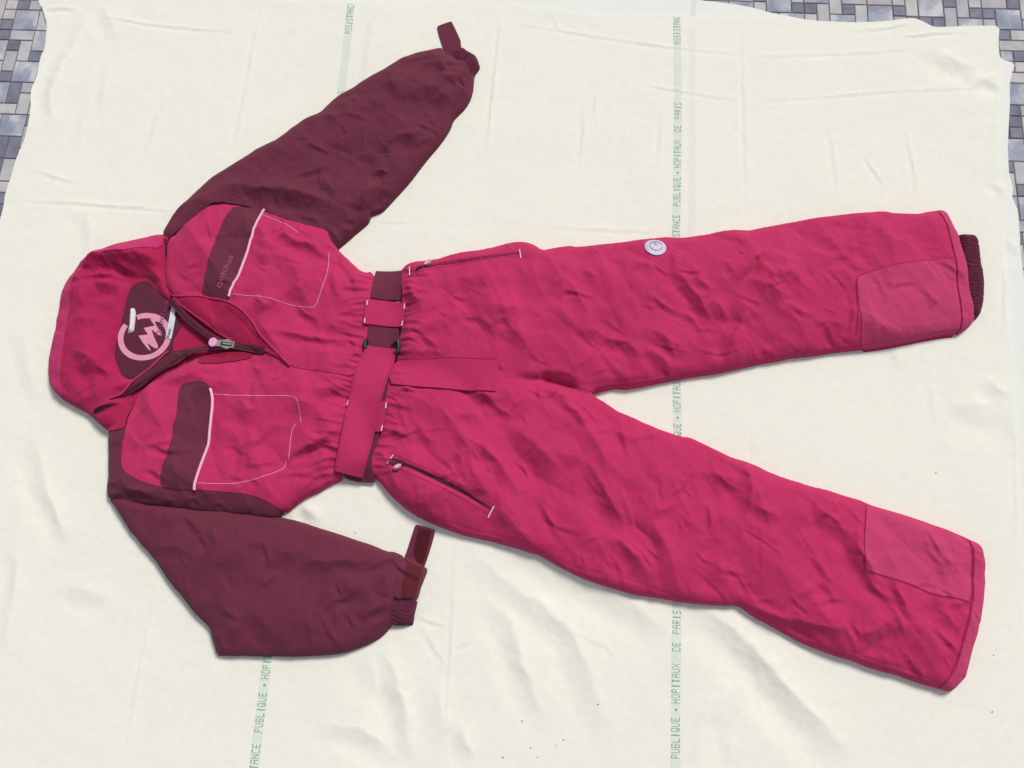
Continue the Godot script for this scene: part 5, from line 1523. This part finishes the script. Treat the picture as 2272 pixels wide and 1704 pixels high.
	for l in [[-144.3,-150.1,-107.7,-160.5,-71.8,-165.8,-36.1,-173.4,-0.2,-180.2], [-144.6,-139.9,-107.1,-153.3,-71.4,-159.5,-35.7,-166.9,2,-174.3]]:
		blocks("pocket_seam", smooth(V(l), 1, false), on(body, 0.3), Vector3(1.7, 0.4, 0.5), 2.6, mats.dark_thread, suit)
	puller(V([-136.6,123,-130.2,119.1,-147.5,114.9]), on(body, 1.5))
	puller(V([-123.6,-158.1,-130.8,-151.5,-135.3,-148.2]), on(body, 1.5))

	# knee badge
	var kc := V([184.5,-193.5])[0]
	var badge := cloth("knee_badge", ellipse(kc, 14.6, 12.6, 0.25), Lay.new(sheet, [body, waist], [1.8, 1.2]), mats.badge, suit, 1.6, 1.6)
	cord("badge_ring", ellipse(kc + Vector2(0.8, -1.6), 8.4, 7.0, 0.1, 40).slice(0, 38), Lay.new(sheet, [body, waist], [1.9, 1.3]), 0.42, mats.badge_ink, badge)
	cloth("badge_zigzag", PackedVector2Array([kc + Vector2(-3.5, -6.5), kc + Vector2(1, -7), kc + Vector2(-0.5, -4.6), kc + Vector2(5.5, -5.4), kc + Vector2(-1.5, -1.2), kc + Vector2(0.2, -3.6)]), Lay.new(sheet, [body, waist], [2.1, 1.5]), mats.badge_ink, badge, 1.5, 0.0)

	# reinforcements and turned hems at the ankles
	cloth("ankle_patch", smooth(V([449.5,-154.4,450.6,-158.8,454.3,-162.1,474.4,-170.9,512.5,-181.1,556.4,-191,581.8,-195,583.6,-157.3,585.9,-120.4,585.2,-91.2,570.5,-89.3,547.6,-84.3,519,-77,490.4,-69.6,455.5,-62.9,452.9,-99,450.2,-126.5]), 1), on(body, 0.8), mats.rose, suit, 2.0, 1.0)
	cloth("turned_hem", V([571.2,-268.4,575.1,-268.8,579.3,-266.4,583.1,-259.3,586.6,-249.6,589.3,-240,592.7,-235.3,594.6,-224,596.3,-211.2,599.6,-200.2,602.2,-181.3,601.6,-159.2,603,-143.7,605.8,-128.4,603.8,-116,602.7,-107.4,595.6,-101,587,-93.6,588.2,-122.1,585.8,-159.1,583.7,-196.9,578,-244.4]), on(body, 1.4), mats.rose, suit, 2.0, 2.0)
	cloth("ankle_patch", smooth(V([448.7,138.5,481.5,146.5,527.6,162.4,546,166.1,568.5,177.2,570.1,188.4,568.1,214.7,562.6,250.3,542.1,245.8,520.8,244.4,493.9,234,475.7,229.2,460.5,225.1,445.2,222,439.1,218.8,436.9,214,437.9,198.4,442,171.5,447.9,147.4]), 1), on(body, 0.8), mats.rose, suit, 2.0, 1.0)
	cloth("turned_hem", V([572.1,176.5,582.7,181,586.6,185.5,587.1,190.1,586.3,194.9,588.2,204.1,586.9,211.9,586.2,221.2,583.5,236.7,579.8,252,579.5,258.1,575.5,271.8,570.9,287,564.9,302.1,559.7,317.1,555,327.6,552.7,336.4,546.1,342.5,541.2,347.1,534.6,354,523.6,351,539.8,328.4,554.1,287.9,566.2,250.1,571.7,214.3,573.8,187.7]), on(body, 1.4), mats.rose, suit, 2.0, 2.0)
	for l in [[447.4,-83.3,449.3,-126.1,447.9,-150.9,449.1,-157.8,453.4,-162.7,474.1,-171.5,512.2,-181.7,556.1,-191.6,581.2,-195.6], [448.3,141,441.2,171.6,437.2,198.5,436.3,214.3,438.4,220.1,445.1,223.1,460.4,226.3,475.6,230.4,493.8,235.2,520.7,245.6,542,247,561.9,251.2], [572.2,178.8,569.9,214.6,564.2,250.2,552.2,287.9,538,328.1,522,350.3], [578.8,-243,584.3,-195.7,586.1,-158,588.4,-121,587.8,-93.6]]:
		blocks("seam_stitching", smooth(V(l), 1, false), on(body, 1.0), Vector3(1.6, 0.5, 0.6), 2.4, mats.dark_thread, suit)
	# knitted inner cuff
	var inner := Relief.new(480, -330, 700, -60, 1.5)
	var ip := V([598.1,-238.6,610,-239.8,623.9,-238.1,625.9,-227.4,626.1,-214.4,625.7,-201.5,627.1,-188.7,628.2,-176,626.3,-153.8,623.6,-138,620.2,-126.9,616,-118.4,611.1,-115.7,598.5,-115.1,596.7,-158.7,595.2,-206.6])
	inner.cover(ip); inner.measure(); inner.inflate(17.0, 14.0, 8.0)
	var ed := V([595.6,-189.6,624.4,-187.1])
	inner.ribs(ip, ed[1] - ed[0], 4.6, 2.2, 8)
	cloth("knitted_cuff", smooth(ip, 1), on(inner, 0.0), mats.knit, suit, 1.5, 1.0)


func puller(p: PackedVector2Array, s: Lay) -> void:
	var y := s.at(p[0].x, p[0].y) + 1.0
	var dir := (p[0] - p[1]).normalized()
	var root := slab("pocket_puller", ellipse(p[0], 4.8, 2.4, dir.angle()), y + 1.2, 2.2, mats.puller, suit)
	slab("puller_rim", ellipse(p[0] + dir * 1.2, 5.6, 3.6, dir.angle()), y - 0.4, 1.5, mats.metal, root)
	slab("puller_stem", rect_at((p[1] + p[2]) * 0.5, p[2] - p[1], p[1].distance_to(p[2]) + 4.0, 3.2), s.at(p[1].x, p[1].y), 2.0, mats.plastic, root)


# ---------------------------------------------------------------- grit on the sheet

func make_specks() -> void:
	var spots := V([124.1,391.7,34.3,415.8,84.4,433.5,75.7,440.3,54.7,454.3,-187.4,206.1,45.9,444.5,14.3,456.8,595.3,310,587,374.4,545.1,92.6])
	var tells := ["thin dark speck alone on the sheet below the trousers, nearest the green lettering", "pale grey speck on the sheet, topmost of the cluster at the bottom centre", "small dark speck, rightmost of the cluster on the sheet at the bottom centre", "dark speck, second from the right in the cluster on the sheet at the bottom centre", "dark speck at the lower edge of the cluster on the sheet at the bottom centre", "dark speck on the sheet between the lower cuff strap and the torso", "faint speck in the middle of the cluster on the sheet at the bottom centre", "faint speck, leftmost of the cluster on the sheet at the bottom centre", "dark speck on the sheet right of the lower trouser hem, the upper of two", "dark speck on the sheet right of the lower trouser hem, the lower of two", "tiny dark dot on the sheet between the trouser legs, above the lower ankle patch"]
	for k in spots.size():
		var q := spots[k]
		var big := rng.randf_range(0.4, 0.7)
		var poly := PackedVector2Array()
		var long := rng.randf_range(1.2, 2.6)
		var turn := rng.randf_range(0, TAU)
		for i in 7:
			var g := TAU * i / 7.0
			poly.append(q + Vector2(cos(g) * big * long, sin(g) * big).rotated(turn) * rng.randf_range(0.75, 1.15))
		var o := slab("grit_speck", poly, sheet.at(q.x, q.y) + 0.2, 0.7, mats.speck, self)
		label(o, tells[k], "speck", "grit specks on the bare sheet")
